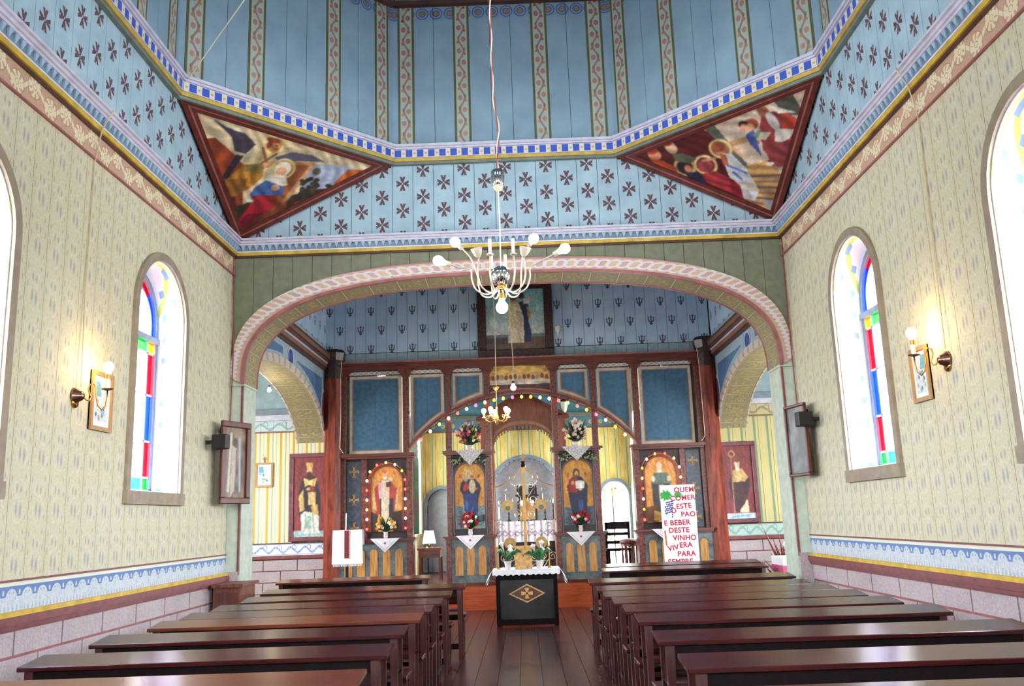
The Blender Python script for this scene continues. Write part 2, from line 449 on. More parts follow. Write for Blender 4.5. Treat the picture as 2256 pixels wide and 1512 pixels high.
def cross_mat(name, udir, u0, z0, c0=(160, 188, 204), c1=(178, 206, 218), pitch=CROSS_PITCH, vp=.34):
    m = Mat(name, .6, 0, .3); x, y, z = m.pos()
    u = x*udir[0]+y*udir[1]
    q = (u-u0)*(1/pitch); col = q.floor(); U = (q.frac()-.5)*pitch
    V = ((((z-z0)*(1/vp))+col.mod2()*.5).frac()-.5)*vp
    a = U.abs()*(1/.080); b = V.abs()*(1/.098)
    arm_v = (a < (b*.42+.07))*(b < 1.0)*(b > .10); arm_h = (b < (a*.42+.07))*(a < 1.0)*(a > .10)
    dots = ((a-.24).abs() < .09)*((b-.22).abs() < .08)
    notch = 1.0-((a < .07)*(b > .78)).max((b < .06)*(a > .78))
    mask = arm_v.max(arm_h)*(1.0-dots)*notch
    n = m.noise(4, 3); f = m.noise(70, 3)
    base = m.mix(((n-.35)*2.5).sat(), c0, c1)
    m.color(m.mix((mask*(.78+f*.3)).sat(), base, (96, 56, 62))); return m
OCT_H = 3.5*math.tan(math.pi/8)
cross_mat('cross_far', (1, 0), -3.6015, 5.32, vp=.37); cross_mat('cross_side', (0, 1), 4.1025, 5.115, pitch=.275, vp=.37)
def trident_mat(name, udir, u0, z0, pitch=.195, vp=.73, c0=(166, 192, 220), c1=(186, 210, 230)):
    m = Mat(name, .6, 0, .3); x, y, z = m.pos(); u = x*udir[0]+y*udir[1]
    q = (u-u0)*(1/pitch); col = q.floor(); U = ((q.frac()-.5)*pitch).abs()*1.38
    V = ((((z-z0)*(1/vp))+col.mod2()*.5).frac()-.5)*(vp*1.75)
    stem = (U < .016)*band(V, -.15, .14)
    tip = (U < ((.17-V)*.5))*band(V, .09, .165)
    side = ((U-.062-(V-.03)*.12).abs() < .013)*band(V, -.05, .125)
    curve = ((V+.055-U*U*9.0).abs() < .024)*(U < .075)
    foot = (U < ((V+.175)*.5))*band(V, -.175, -.11) + (U < (-.04-V)*.6)*band(V, -.125, -.06)
    f = m.noise(60, 3); n = m.noise(3, 3)
    mask = stem.max(tip).max(side).max(curve).max(foot)
    base = m.mix(((n-.35)*2.5).sat(), c0, c1)
    m.color(m.mix((mask*(.7+f*.4)).sat(), base, (74, 62, 88))); return m
trident_mat('trident_far', (1, 0), -3.5375, 4.385); trident_mat('trident_side', (0, 1), 11.3, 4.385)
# drum: plain blue boards and floral strips
_m = Mat('drum_blue', .6, 0, .3); _n = _m.noise(3, 3); _k = _m.noise(50, 2)
_m.color(_m.mix((((_n-.35)*2.5).sat()*.6+_k*.4).sat(), (128, 154, 174), (150, 178, 194)))
def strip_mat(name, ang, uc):                          # winding red flower on pale ground, green and ochre edge lines
    m = Mat(name, .6, 0, .3); x, y, z = m.pos(); u = x*math.cos(ang)+y*math.sin(ang)
    q = (u-uc).abs(); d = q-.525-(q > .8975)*.745
    A = d.abs(); P = (z*(1/.17)).frac()-.5; ph = z*(2*math.pi/.34)
    vine = ((d-ph.sin()*.034).abs() < .015)
    row = ((z*(1/.17)).floor().mod2())*2.0-1.0
    fl = ell(d*row, P, .030, .0, .036, .26, .5).max(ell(d*row, P, -.045, -.25, .020, .14, .5)); hole = ell(d*row, P, .026, .0, .014, .10, .6)
    lf = ell(d*row, P, -.040, .12, .016, .20, .7)
    n = m.noise(90, 3)
    c = m.mix(((n-.3)*2).sat(), (150, 168, 170), (188, 196, 186))
    c = m.mix(vine*.8, c, (150, 104, 74)); c = m.mix(lf*.8, c, (120, 104, 84))
    hz = ((z-6.6)*(1/1.7)).sat()
    c = m.mix(fl*.9, c, m.mix(hz, (186, 134, 92), (168, 66, 66))); c = m.mix(hole, c, (120, 140, 172))
    c = m.mix(band(A, .075, .083), c, (170, 140, 80)); c = m.mix(band(A, .083, .098), c, (52, 104, 84))
    c = m.mix(band(A, .098, .108), c, (128, 96, 72)); m.color(c); return m
def scallop_mat(name, ang):
    m = Mat(name, .6, 0, .3); x, y, z = m.pos(); u = x*math.cos(ang)+y*math.sin(ang)
    U = ((u*(1/.19)).frac()-.5)*.19; V = 8.30-z; r = (U*U+V*V).sqrt()
    c = m.mix((r < .088), (132, 158, 178), (84, 110, 160)); c = m.mix(band(r, .055, .066), c, (150, 170, 196)); c = m.mix((r < .034), c, (158, 120, 84))
    m.color(c); return m
# borders on the nave walls
def scroll_mat(name, udir):                            # cream acanthus scroll on a tan ground
    m = Mat(name, .6, 0, .3); x, y, z = m.pos(); u = x*udir[0]+y*udir[1]; P = .46
    U = ((u*(1/P)).frac()-.5)*P; V = z-4.845; ph = u*(2*math.pi/P); n = m.noise(60, 4, (1, 1, 1), .7)
    wav = ((V-ph.sin()*.060).abs() < .020); cr = None; dk = None
    for cx, cy, sg in ((-.115, .035, 1), (.115, -.035, -1)):
        dx, dy = U-cx, V-cy; r = (dx*dx+dy*dy).sqrt(); th = E.m('ARCTAN2', dy, dx)
        pet = ((th*8.0+r*40*sg).sin() > -.15)*band(r, .030, .088); eye = (r < .020).max(band(r, .026, .040))
        cr = pet.max(eye) if cr is None else cr.max(pet).max(eye); e = band(r, .088, .096)+band(r, .020, .026); dk = e if dk is None else dk+e
    c = m.mix(((n-.3)*2.4).sat(), (186, 148, 128), (208, 176, 148)); c = m.mix((wav.max(cr)*(V.abs() < .105)), c, (228, 218, 184))
    c = m.mix(dk.sat()*.55, c, (150, 108, 86)); m.color(c); return m
scroll_mat('scroll_side', (0, 1))
def lace_mat(name, udir, z0=1.035, z1=1.215):
    m = Mat(name, .6, 0, .3); x, y, z = m.pos(); u = x*udir[0]+y*udir[1]; h = z1-z0
    U = ((u*(1/.20)).frac()-.5)*.20; V = (z-z0)*(1/h)
    r = (U*U*200+((V-.48)*2.7)*((V-.48)*2.7)).sqrt()
    top = band(V, .55, .95)*(r > 1.0)*(1.0-(U.abs() > .088)*(V < .80)*(V > .6)*((V*40).sin() > -.3))
    tr = ((U.abs()-.1).abs()*7+(V-.72).abs() < .10)
    petals = ell(U, V, .022, .70, .010, .06, .5).max(ell(U, V, -.022, .70, .010, .06, .5))
    n = m.noise(70, 4, (1, 1, 1), .75); k = m.noise(30, 3, (1, 1, .5))
    c = m.mix(((n-.35)*2.6).sat(), (176, 190, 200), (226, 230, 226))
    c = m.mix((((k-.52)*6).sat()*(V < .6))*.7, c, (150, 166, 196))
    c = m.mix((top*(1.0-tr)), c, (104, 132, 182)); c = m.mix(petals*.7, c, (120, 146, 190))
    drops = ((((u*(1/.05)).frac()-.5).abs()*.05+((V-.07).abs()*.06)) < .012)
    c = m.mix(drops*.6, c, (140, 156, 190)); c = m.mix(V > .95, c, (222, 226, 206))
    m.color(c); return m
lace_mat('lace_side', (0, 1))
def wave_band_mat(name, udir, zc, half, a, b, per=.26):
    m = Mat(name, .6, 0, .3); x, y, z = m.pos(); u = x*udir[0]+y*udir[1]
    V = (z-zc)*(1/half); ph = u*(2*math.pi/per); n = m.noise(60, 3)
    U = ((u*(1/per)).frac()-.5)
    w = ((V-ph.sin()*.45+.1).abs() < .22)*(V.abs() < .8); cur = band((U*U*16+(V-.3)*(V-.3)*1.4).sqrt(), .42, .62)
    c = m.mix((w.max(cur))*((n-.2)*2).sat(), a, b); c = m.mix(band(V.abs(), .86, .93), c, b); m.color(c); return m
wave_band_mat('wave_blue', (1, 0), 1.15, .10, (226, 230, 236), (72, 108, 184)); wave_band_mat('wave_green', (1, 0), 1.22, .11, (176, 198, 190), (112, 146, 146))
wave_band_mat('wave_upper', (1, 0), 3.36, .11, (196, 212, 214), (104, 140, 170), .34); wave_band_mat('wave_upper_tan', (1, 0), 3.36, .11, (196, 182, 146), (122, 112, 96), .34)
# painted stripes in the transept arms
def stripe_mat(name, a, b, c2, line, x0, per=.235):
    m = Mat(name, .7, 0, .3); x, y, z = m.pos(); U = ((x-x0)*(1/per)).frac()
    n = m.noise(30, 3, (1, 1, .15))
    c = m.mix(((n-.3)*2).sat()*.6, a, b); c = m.mix(band(U, .30, .36), c, c2); c = m.mix(band(U, .62, .68), c, c2)
    c = m.mix((U < .09)+(U > .91), c, line); m.color(c); return m
stripe_mat('stripe_left', (226, 214, 168), (236, 230, 200), (170, 186, 206), (206, 164, 84), -5.0)
stripe_mat('stripe_right', (196, 182, 128), (212, 200, 150), (198, 192, 150), (128, 150, 124), 4.1)
# curtain-like painted wall behind the altar
_m = Mat('sanctuary_wall', .7, 0, .3); _x, _y, _z = _m.pos(); _U = ((_x-.02)*(1/.24)).frac(); _n = _m.noise(3, 5, (3, 3, .8), .65); _t = ((_z-2.2)*.6).sat()
_c = _m.mix(((_n-.38)*3.5).sat(), (232, 202, 112), (248, 236, 170)); _c = _m.mix((_U < .10)+(_U > .90), _c, (212, 220, 170)); _c = _m.mix((_U < .025)+(_U > .975), _c, (122, 146, 110)); _m.color(_c)
_m = Mat('sanctuary_frieze', .7); _x, _y, _z = _m.pos(); _U = ((_x*(1/.22)).frac()-.5)*.22; _r = (_U*_U+(_z-3.62)*(_z-3.62)).sqrt()
_c = _m.mix(_r < .045, (92, 140, 168), (206, 196, 110)); _c = _m.mix(_r < .018, _c, (196, 120, 140)); _m.color(_c)
# faces and soffits of the arches
def arch_face_mat(name, axis, c0, z0, a, b, half, cols, n=2.8):
    m = Mat(name, .6, 0, .3); x, y, z = m.pos(); u = (x if axis == 'x' else y)-c0
    t = E.m('ARCTAN2', (z-z0)*(1/b), u*(1/a)); per = t*a*.86*(1/.21)
    sr = E.m('POWER', E.m('POWER', (u*(1/a)).abs(), n)+E.m('POWER', ((z-z0)*(1/b)).abs(), n), 1/n)
    V = (sr-1.0)*b*(1/half)-1.0; U = (per.frac()-.5)*2.0
    ring_ = band((U*U+V*V*1.2).sqrt(), .45, .72); ring2 = band((((U.abs()-1.0)*(U.abs()-1.0))+V*V*1.2).sqrt(), .45, .72)
    c = m.mix((U.abs() < .25), cols[0], cols[3]); c = m.mix(ring_.max(ring2), c, cols[1]); c = m.mix(band(V.abs(), .84, 1.2), c, cols[2]); m.color(c); return m
def soffit_mat(name, axis, c0, z0, a, b, n_blocks, d0, d1, daxis):
    m = Mat(name, .65, 0, .3); x, y, z = m.pos(); u = (x if axis == 'x' else y)-c0; d = (y if daxis == 'y' else x)
    t = E.m('ARCTAN2', (z-z0)*(1/b), u*(1/a))*(1/math.pi)*n_blocks; U = (t.frac()-.5).abs(); V = ((d-(d0+d1)/2)*(2/(d1-d0))).abs()
    n = m.noise(34, 4, (1, 1, 1), .7); k = m.noise(22, 3)
    c = m.mix(((n-.3)*2.4).sat(), (134, 130, 108), (160, 154, 126))
    inn = (U < .36)*(V < .62); c = m.mix(inn*((k-.47)*8).sat()*.8, c, (196, 168, 92)); c = m.mix(inn*((n-.56)*9).sat(), c, (84, 76, 66))
    c = m.mix(U > .475, c, (210, 192, 146)); c = m.mix(band(U, .462, .475), c, (92, 76, 62)); c = m.mix(V > .86, c, (176, 150, 122)); m.color(c); return m
arch_face_mat('arch_face', 'x', 0, 3.30, 3.35, 1.33, .085, ((198, 164, 156), (218, 210, 212), (176, 128, 124), (208, 180, 146)))
soffit_mat('arch_soffit', 'x', 0, 3.30, 3.35, 1.33, 30, 10.78, 11.28, 'y')
soffit_mat('side_soffit_l', 'y', 13.3, 2.8, 2.8, 1.18, 22, -4.0, -3.5, 'x'); soffit_mat('side_soffit_r', 'y', 13.3, 2.8, 2.8, 1.18, 22, 3.7, 4.2, 'x')
# white lace with embroidery on cloths
_m = Mat('lace_cloth', .85); _n = _m.noise(55, 3, (1, 1, 1), .7); _x, _y, _z = _m.pos(); _U = ((_x*(1/.12)).frac()-.5).abs()*.12; _k = ((_z-1.20-_U*.9).abs() < .018).max((_z-1.30+_U*.9).abs() < .018)
_m.color(_m.mix((_k*((_n-.3)*3).sat()), _m.mix(((_n-.4)*3).sat(), (206, 204, 222), (238, 236, 242)), (128, 84, 120)))
_m = Mat('towel_cloth', .85); _n = _m.noise(200, 2); _m.color(_m.mix(_n, (226, 226, 236), (244, 244, 248)))
_m = Mat('embroidery', .85); _x, _y, _z = _m.pos(); _U = ((_x*(1/.034)).frac()-.5).abs(); _V = ((_z*(1/.034)).frac()-.5).abs(); _m.color(_m.mix((_U+_V) < .42, (150, 40, 44), (60, 40, 46)))
# glass: clear and coloured panes let the sky through
def glass(name, c, k=1.0):
    m = bpy.data.materials.new(name); m.use_nodes = True; nt = m.node_tree; nt.nodes.clear(); MATS[name] = m
    t = nt.nodes.new('ShaderNodeBsdfTransparent'); t.inputs[0].default_value = rgba(c); g = nt.nodes.new('ShaderNodeBsdfGlossy'); g.inputs['Roughness'].default_value = .05
    mx = nt.nodes.new('ShaderNodeMixShader'); mx.inputs[0].default_value = .05; o = nt.nodes.new('ShaderNodeOutputMaterial')
    nt.links.new(t.outputs[0], mx.inputs[1]); nt.links.new(g.outputs[0], mx.inputs[2]); nt.links.new(mx.outputs[0], o.inputs[0])
glass('glass_clear', (250, 250, 252)); glass('glass_red', (206, 64, 90)); glass('glass_blue', (84, 128, 220)); glass('glass_green', (104, 200, 120)); glass('glass_yellow', (242, 196, 80)); glass('glass_sky', (96, 170, 230))
def bulb(name, c, k):
    m = Mat(name, .3).color(c).emit(c, k)
    if k < 10: m.m.cycles.emission_sampling = 'NONE'
bulb('bulb_warm', (255, 232, 196), 26); bulb('bulb_soft', (255, 214, 150), 34)
bulb('bulb_red', (255, 60, 50), 2.2); bulb('bulb_pink', (246, 70, 110), 1.6); bulb('bulb_yellow', (255, 206, 84), 3.0); bulb('bulb_white', (236, 236, 255), 3.0); bulb('bulb_green', (140, 220, 60), 1.4); bulb('bulb_orange', (255, 140, 30), 2.6)
_m = Mat('frosted_glass', .4); _m.color((238, 232, 216)); _m.b.inputs['Transmission Weight'].default_value = .3
_m = Mat('picture_glass', .4, 0, .5); _n = _m.noise(4, 4); _m.color(_m.mix(((_n-.4)*3).sat(), (94, 98, 104), (150, 152, 152)))

_m = Mat('reveal_paint', .6, 0, .3); _x, _y, _z = _m.pos(); _q = (_x.abs()-3.5)*(1/.30); _V = ((_z+_q*.10)*(1/.23)).frac()
_b = band(_V, .15, .42)*(band(_q, .18, .34)) + band(((_z+_q*.10+.115)*(1/.23)).frac(), .15, .42)*band(_q, .56, .74)
_c = _m.mix(_b, (238, 240, 240), (132, 172, 222)); _c = _m.mix(band(_q, .06, .10)+band(_q, .90, .96), _c, (224, 204, 120))
_d = ((_z*2.2+_q*1.2).frac()-.5).abs() < .10; _c = _m.mix(_d*(_z > 3.55)*(1.0-_b), _c, (206, 214, 110)); _m.color(_c)
for _nm, _an, _uc in (('strip_far', 0.0, 0.0), ('strip_dl', math.pi/4, 5.148), ('strip_dr', -math.pi/4, -5.148), ('strip_side', math.pi/2, 7.28)): strip_mat(_nm, _an, _uc)
for _nm, _an in (('scallop_far', 0.0), ('scallop_dl', math.pi/4), ('scallop_dr', -math.pi/4), ('scallop_side', math.pi/2)): scallop_mat(_nm, _an)
def squares_mat(name, ang, zc):                        # blue squares and small gold flowers under the drum
    m = Mat(name, .55, 0, .3); x, y, z = m.pos(); u = x*math.cos(ang)+y*math.sin(ang); U = ((u*(1/.145)).frac()-.5)*.145; V = z-zc
    c = m.mix((U.abs() < .042)*(V.abs() < .048), (218, 214, 212), (62, 92, 190)); a = U.abs()-.0725
    c = m.mix((a*a+V*V).sqrt() < .015, c, (212, 170, 70)); m.color(c)
for _nm, _an in (('squares_far', 0.0), ('squares_dl', math.pi/4), ('squares_dr', -math.pi/4), ('squares_side', math.pi/2)): squares_mat(_nm, _an, 6.255)
# ------------------------------------------------------------------ the building
W, D1, DC = 3.5, 10.78, 7.28                            # half width, arch wall, centre of the dome
XL, XR, DI, PLAT = -3.5, 3.7, 16.1, .47                 # crossing walls, screen plane, chancel floor
BL = Basis((-W, 0, 0), (0, 1, 0), (0, 0, 1), (1, 0, 0)); BR = Basis((W, 0, 0), (0, 1, 0), (0, 0, 1), (-1, 0, 0))
BF = Basis((0, D1, 0), (1, 0, 0), (0, 0, 1), (0, -1, 0)); BI = Basis((0, DI, 0), (1, 0, 0), (0, 0, 1), (0, -1, 0))
BCL = Basis((XL, 0, 0), (0, 1, 0), (0, 0, 1), (1, 0, 0)); BCR = Basis((XR, 0, 0), (0, 1, 0), (0, 0, 1), (-1, 0, 0))
WIN = [(8.03, 9.20, 1.92, 3.66, .58), (4.79, 5.96, 1.92, 3.66, .58), (.9, 2.07, 1.92, 3.66, .58)]  # last pair is out of view, added to let in more daylight

# floor
fl = struct(MB().box(-8, 8, -3.2, 21, -.25, -.02).build('floor', 'joint_dark'))
random.seed(4)
for i, x in enumerate(frange(-.88, 1.10, .22)[:-1]):
    y = 2.0 - random.random()*.8
    while y < 16:
        L = 1.6+random.random()*1.6 if abs(y-8.9) > .01 else 2.2
        y2 = min(y+L, 16.2)
        MB().box(x+.002, x+.218, y+.002, y2-.002, -.02, 0).build('plank', random.choice(('floor_a', 'floor_a', 'floor_b', 'floor_c')), fl); y = y2
pf = MB()
for a, b in ((-7.5, -.88), (1.10, 7.5)):
    for x in frange(a, b, .22)[:-1]: pf.box(x+.002, x+.218, 2, 16.2, -.02, 0)
for x in frange(-7.5, 7.5, .22)[:-1]: pf.box(x+.002, x+.212, -3, 1.1, -.02, 0)
pf.build('plank_field', 'floor_a', fl, kind='stuff')

# side walls of the nave
def nave_wall(side, B, label_win):
    w = wall_holes(B, -2.6, D1+.02, 0, 6.5, WIN, -.36, -.02, 'wall_'+side, 'joint_dark'); struct(w)
    holes = [(h[0], h[1], h[2], h[3], h[4]) for h in WIN]
    lo, up = (lambda t: 1.25), (lambda t: 4.72)
    boards(B, [4.35+.26*i for i in range(25)]+[D1], lo, up, -.02, 0, 'paper_side', w, holes)
    boards(B, [-2.6, 4.35], lo, up, -.02, 0, 'paper_side', w, [holes[2]] if False else holes[2:], name='wall_panel')
    # painted lace dado, mouldings, stone blocks
    for a, b in ((-2.6, 4.53), (4.53, D1)):
        MB(B).box(a, b, 1.035, 1.235, -.02, 0).build('lace_border', 'lace_side', w)
        MB(B).box(a, b, 4.72, 4.955, -.02, .004).build('scroll_border', 'scroll_side', w)
    MB(B).box(-2.6, D1, 1.235, 1.25, -.02, .008).build('dado_line', 'red_trim', w)
    m = MB(B); m.box(-2.6, D1, 4.705, 4.722, -.02, .02); m.build('border_moulding', 'rose_trim', w)
    MB(B).box(-2.6, D1, 1.0, 1.035, -.02, .035).build('dado_yellow_rail', 'yellow_paint', w)
    m = MB(B); m.box(-2.6, D1, .945, 1.0, -.02, .055); m.box(-2.6, D1, .915, .945, -.02, .035); m.box(-2.6, D1, .90, .915, -.02, .02); m.build('dado_red_moulding', 'red_trim', w)
    MB(B).box(-2.6, D1, 0, .90, -.02, -.004).build('dado_joints', 'joint_red', w)
    for r, (z0, z1) in enumerate(((.735, .898), (.53, .715), (.325, .51), (.12, .305))):
        y = 10.94-.655*10-(.33 if r % 2 else 0)
        while y < D1:
            a, b = max(y+.010, 3.9), min(y+.645, D1)
            if b-a > .08: MB(B).box(a, b, z0, z1, -.01, .010).build('stone_block', 'granite', w)
            y += .655
    MB(B).box(-2.6, D1, .716, .734, -.02, .004).build('course_line', 'rose_trim', w)
    MB(B).box(-2.6, D1, 0, .11, -.02, .02).build('baseboard', 'red_trim', w)
    # upper zone with crosses
    boards(B, [4.1025+.275*i for i in range(25)], lambda t: 5.10, lambda t: 6.20, -.02, 0, 'cross_side', w)
    return w
wl = nave_wall('left', BL, 'left'); wr = nave_wall('right', BR, 'right')

def arched_window(n, B, h, rich):
    u0, u1, sill, spring, rise = h; c = (u0+u1)/2
    w = anchor('window_%d' % n, B((c, sill, 0)))
    inner = [(u0, sill)] + arch_pts(u0, u1, spring, rise, 20) + [(u1, sill)]
    t = .085; outer = [(u0-t, sill)] + arch_pts(u0-t, u1+t, spring, rise+t, 20) + [(u1+t, sill)]
    MB(B).loft(inner, outer, -.005, .03).build('trim', 'window_trim', w)
    MB(B).box(u0-t-.01, u1+t+.01, sill-.12, sill, -.005, .045).build('sill', 'window_trim', w)
    m = MB(B); k = .012
    li = [(u0+k, sill)] + arch_pts(u0+k, u1-k, spring, rise-k, 20) + [(u1-k, sill)]
    m.loft(inner, li, -.34, .0); m.box(u0, u1, sill, sill+.012, -.34, 0); m.build('reveal', 'reveal_paint', w)
    # sash
    f0, f1 = u0+.03, u1-.03; zt = 3.56; d0, d1 = -.33, -.27; fr = MB(B)
    fi = [(f0+.05, zt)] + arch_pts(f0+.05, f1-.05, spring, rise-.08, 20) + [(f1-.05, zt)]; fo = [(u0+k, zt)] + arch_pts(u0+k, u1-k, spring, rise-k, 20) + [(u1-k, zt)]
    fr.loft(fi, fo, d0, d1); fr.box(u0+k, u1-k, zt-.06, zt, d0, d1+.02); fr.box(u0+k, f0+.05, sill+.012, zt, d0, d1); fr.box(f1-.05, u1-k, sill+.012, zt, d0, d1); fr.box(u0+k, u1-k, sill+.012, sill+.05, d0, d1)
    fr.build('frame', 'grey_blue', w)
    a, b = f0+.05, f1-.05; s = .15; zs = [sill+.05, sill+.17, 2.46, 2.94, 3.38, zt-.06]
    bars = MB(B)
    for z in zs[1:-1]: bars.box(a, b, z-.011, z+.011, d0+.015, d1-.01)
    for u in (a+s, b-s): bars.box(u-.010, u+.010, zs[0], zs[-1], d0+.015, d1-.01)
    ai, bi = a+.10, b-.10; ring_i = arch_pts(ai, bi, spring, rise-.20, 20); ring_m = arch_pts(ai-.018, bi+.018, spring, rise-.182, 20); bars.loft(ring_i, ring_m, d0+.015, d1-.01)
    bars.box(ai-.018, ai, zt, spring, d0+.015, d1-.01); bars.box(bi, bi+.018, zt, spring, d0+.015, d1-.01)
    bars.build('glazing_bars', 'lilac_white', w)
    dg = -.30
    def pane(pts, col): MB(B).prism(pts, dg-.003, dg+.003).build('pane', 'glass_'+col, w)
    def rect(x0, x1, z0, z1, col): pane([(x0, z0), (x1, z0), (x1, z1), (x0, z1)], col)
    rows = [('green', 'sky', 'green'), ('red', 'clear', 'red'), ('blue', 'clear', 'blue'), ('red', 'clear', 'red'), ('yellow', 'green', 'yellow')]
    for (z0, z1), cs in zip(zip(zs[:-1], zs[1:]), rows):
        for (x0, x1), cc in zip(((a, a+s), (a+s, b-s), (b-s, b)), cs): rect(x0, x1, z0, z1, cc)
    pane([(ai, zt)] + ring_i + [(bi, zt)], 'clear')
    ro = arch_pts(a, b, spring, rise-.08, 20)
    def arcp(i0, i1, col): MB(B).loft(ring_m[i0:i1+1], ro[i0:i1+1], dg-.003, dg+.003).build('pane', 'glass_'+col, w)
    arcp(0, 5, 'blue'); arcp(5, 9, 'red'); arcp(9, 11, 'green'); arcp(11, 15, 'red'); arcp(15, 20, 'blue')
    rect(a, ai-.018, zt, spring, 'blue'); rect(bi+.018, b, zt, spring, 'blue')
    portal(B((c, (sill+spring+rise)/2, -.35)), B.n, u1-u0, spring+rise-sill)
    return w
_k = 1
for h in WIN:
    arched_window(_k, BL, h, 1); arched_window(_k+1, BR, h, 1); _k += 2

# cornices of the square
def cornice(B, u0, u1, parent):
    t = anchor('trim_%s' % parent['side'], B(((u0+u1)/2, 4.95, 0)))
    MB(B).box(u0, u1, 4.94, 4.962, 0, .03).build('cornice_fillet', 'brown_trim', t)
    MB(B).box(u0, u1, 4.962, 5.0, 0, .05).build('cornice_yellow', 'yellow_paint', t)
    MB(B).box(u0, u1, 5.0, 5.015, 0, .06).build('cornice_bead', 'white_paint', t)
    MB(B).box(u0, u1, 5.015, 5.085, 0, .055).build('cornice_ground', 'grey_blue', t)
    d = MB(B); n = int((u1-u0)/.085)
    for i in range(n):
        c = u0+(i+.5)*(u1-u0)/n
        d.add([(c-.026, 5.083, .056), (c+.026, 5.083, .056), (c, 5.018, .056), (c-.026, 5.083, .085), (c+.026, 5.083, .085), (c, 5.018, .068)], [(0, 2, 1), (3, 4, 5), (0, 1, 4, 3), (1, 2, 5, 4), (2, 0, 3, 5)])
    d.build('dentils', 'blue_pale', t, kind='stuff')
    m = MB(B)
    for z0, z1, dd in ((5.085, 5.11, .09), (5.11, 5.14, .11), (5.14, 5.165, .135)): m.box(u0, u1, z0, z1, 0, dd)
    m.build('cornice_crown', 'lilac_white', t)
    return t
plain('blue_pale', (158, 190, 216), .5, var=.03)
cornice(BL, -2.6, D1, {'side': 'left'}); cornice(BR, -2.6, D1, {'side': 'right'}); cornice(BF, -W, W, {'side': 'far'})

# arch wall with the great arch
AH = (-3.35, 3.35, 0, 3.30, 1.33, 2.8)
wf = struct(wall_holes(BF, -3.9, 3.9, 0, 6.5, [AH], -.50, -.02, 'wall_far', 'joint_dark', n=40))
OUT = (-3.5, 3.5, 0, 3.42, 1.39, 2.8)
plain('arch_wall_paint', (124, 128, 106), .7, var=.06)
boards(BF, [-3.5+.25*i for i in range(29)], lambda t: max(head(t, OUT)-.02, 3.3), lambda t: 4.95, -.02, 0, 'arch_wall_paint', wf, n=6)
boards(BF, [-3.6015+.267*i for i in range(28)], lambda t: 5.10, lambda t: 6.20, -.02, 0, 'cross_far', wf)
for s in (-1, 1):
    a, b = sorted((s*3.5, s*3.35)); MB(BF).box(a, b, 1.04, 3.40, -.02, .0).build('jamb_board', 'pale_green', wf)
    MB(BF).box(*sorted((s*3.365, s*3.345)), 1.0, 3.36, -.02, .012).build('jamb_edge', 'red_trim', wf)
    MB(BF).box(a, b, 0, 1.04, -.02, .02).build('jamb_plinth', 'granite', wf)
    MB().box(*sorted((s*3.352, s*3.335)), D1+.02, D1+.5, 0, 3.30).build('jamb_lining', 'pale_green', wf)
li = arch_pts(-3.35, 3.35, 3.30, 1.33, 48, 2.8); lo = arch_pts(-3.5, 3.5, 3.40, 1.41, 48, 2.8)
MB(BF).loft(li, lo, -.02, .035).build('arch_band', 'arch_face', wf)
MB(BF).loft(arch_pts(-3.335, 3.335, 3.30, 1.315, 48, 2.8), arch_pts(-3.352, 3.352, 3.30, 1.332, 48, 2.8), -.50, .0).build('arch_soffit', 'arch_soffit', wf)
MB(BF).loft(arch_pts(-3.325, 3.325, 3.30, 1.305, 48, 2.8), arch_pts(-3.36, 3.36, 3.30, 1.34, 48, 2.8), .0, .05).build('arch_bead', 'rose_trim', wf)
MB(BF).loft(arch_pts(-3.325, 3.325, 3.30, 1.305, 48, 2.8), arch_pts(-3.36, 3.36, 3.30, 1.34, 48, 2.8), -.53, -.50).build('arch_bead', 'rose_trim', wf)
for s in (-1, 1):                                      # small impost blocks under the arch ends
    MB(BF).box(*sorted((s*3.32, s*3.5)), 3.285, 3.31, -.50, .035).build('impost', 'pale_green', wf)

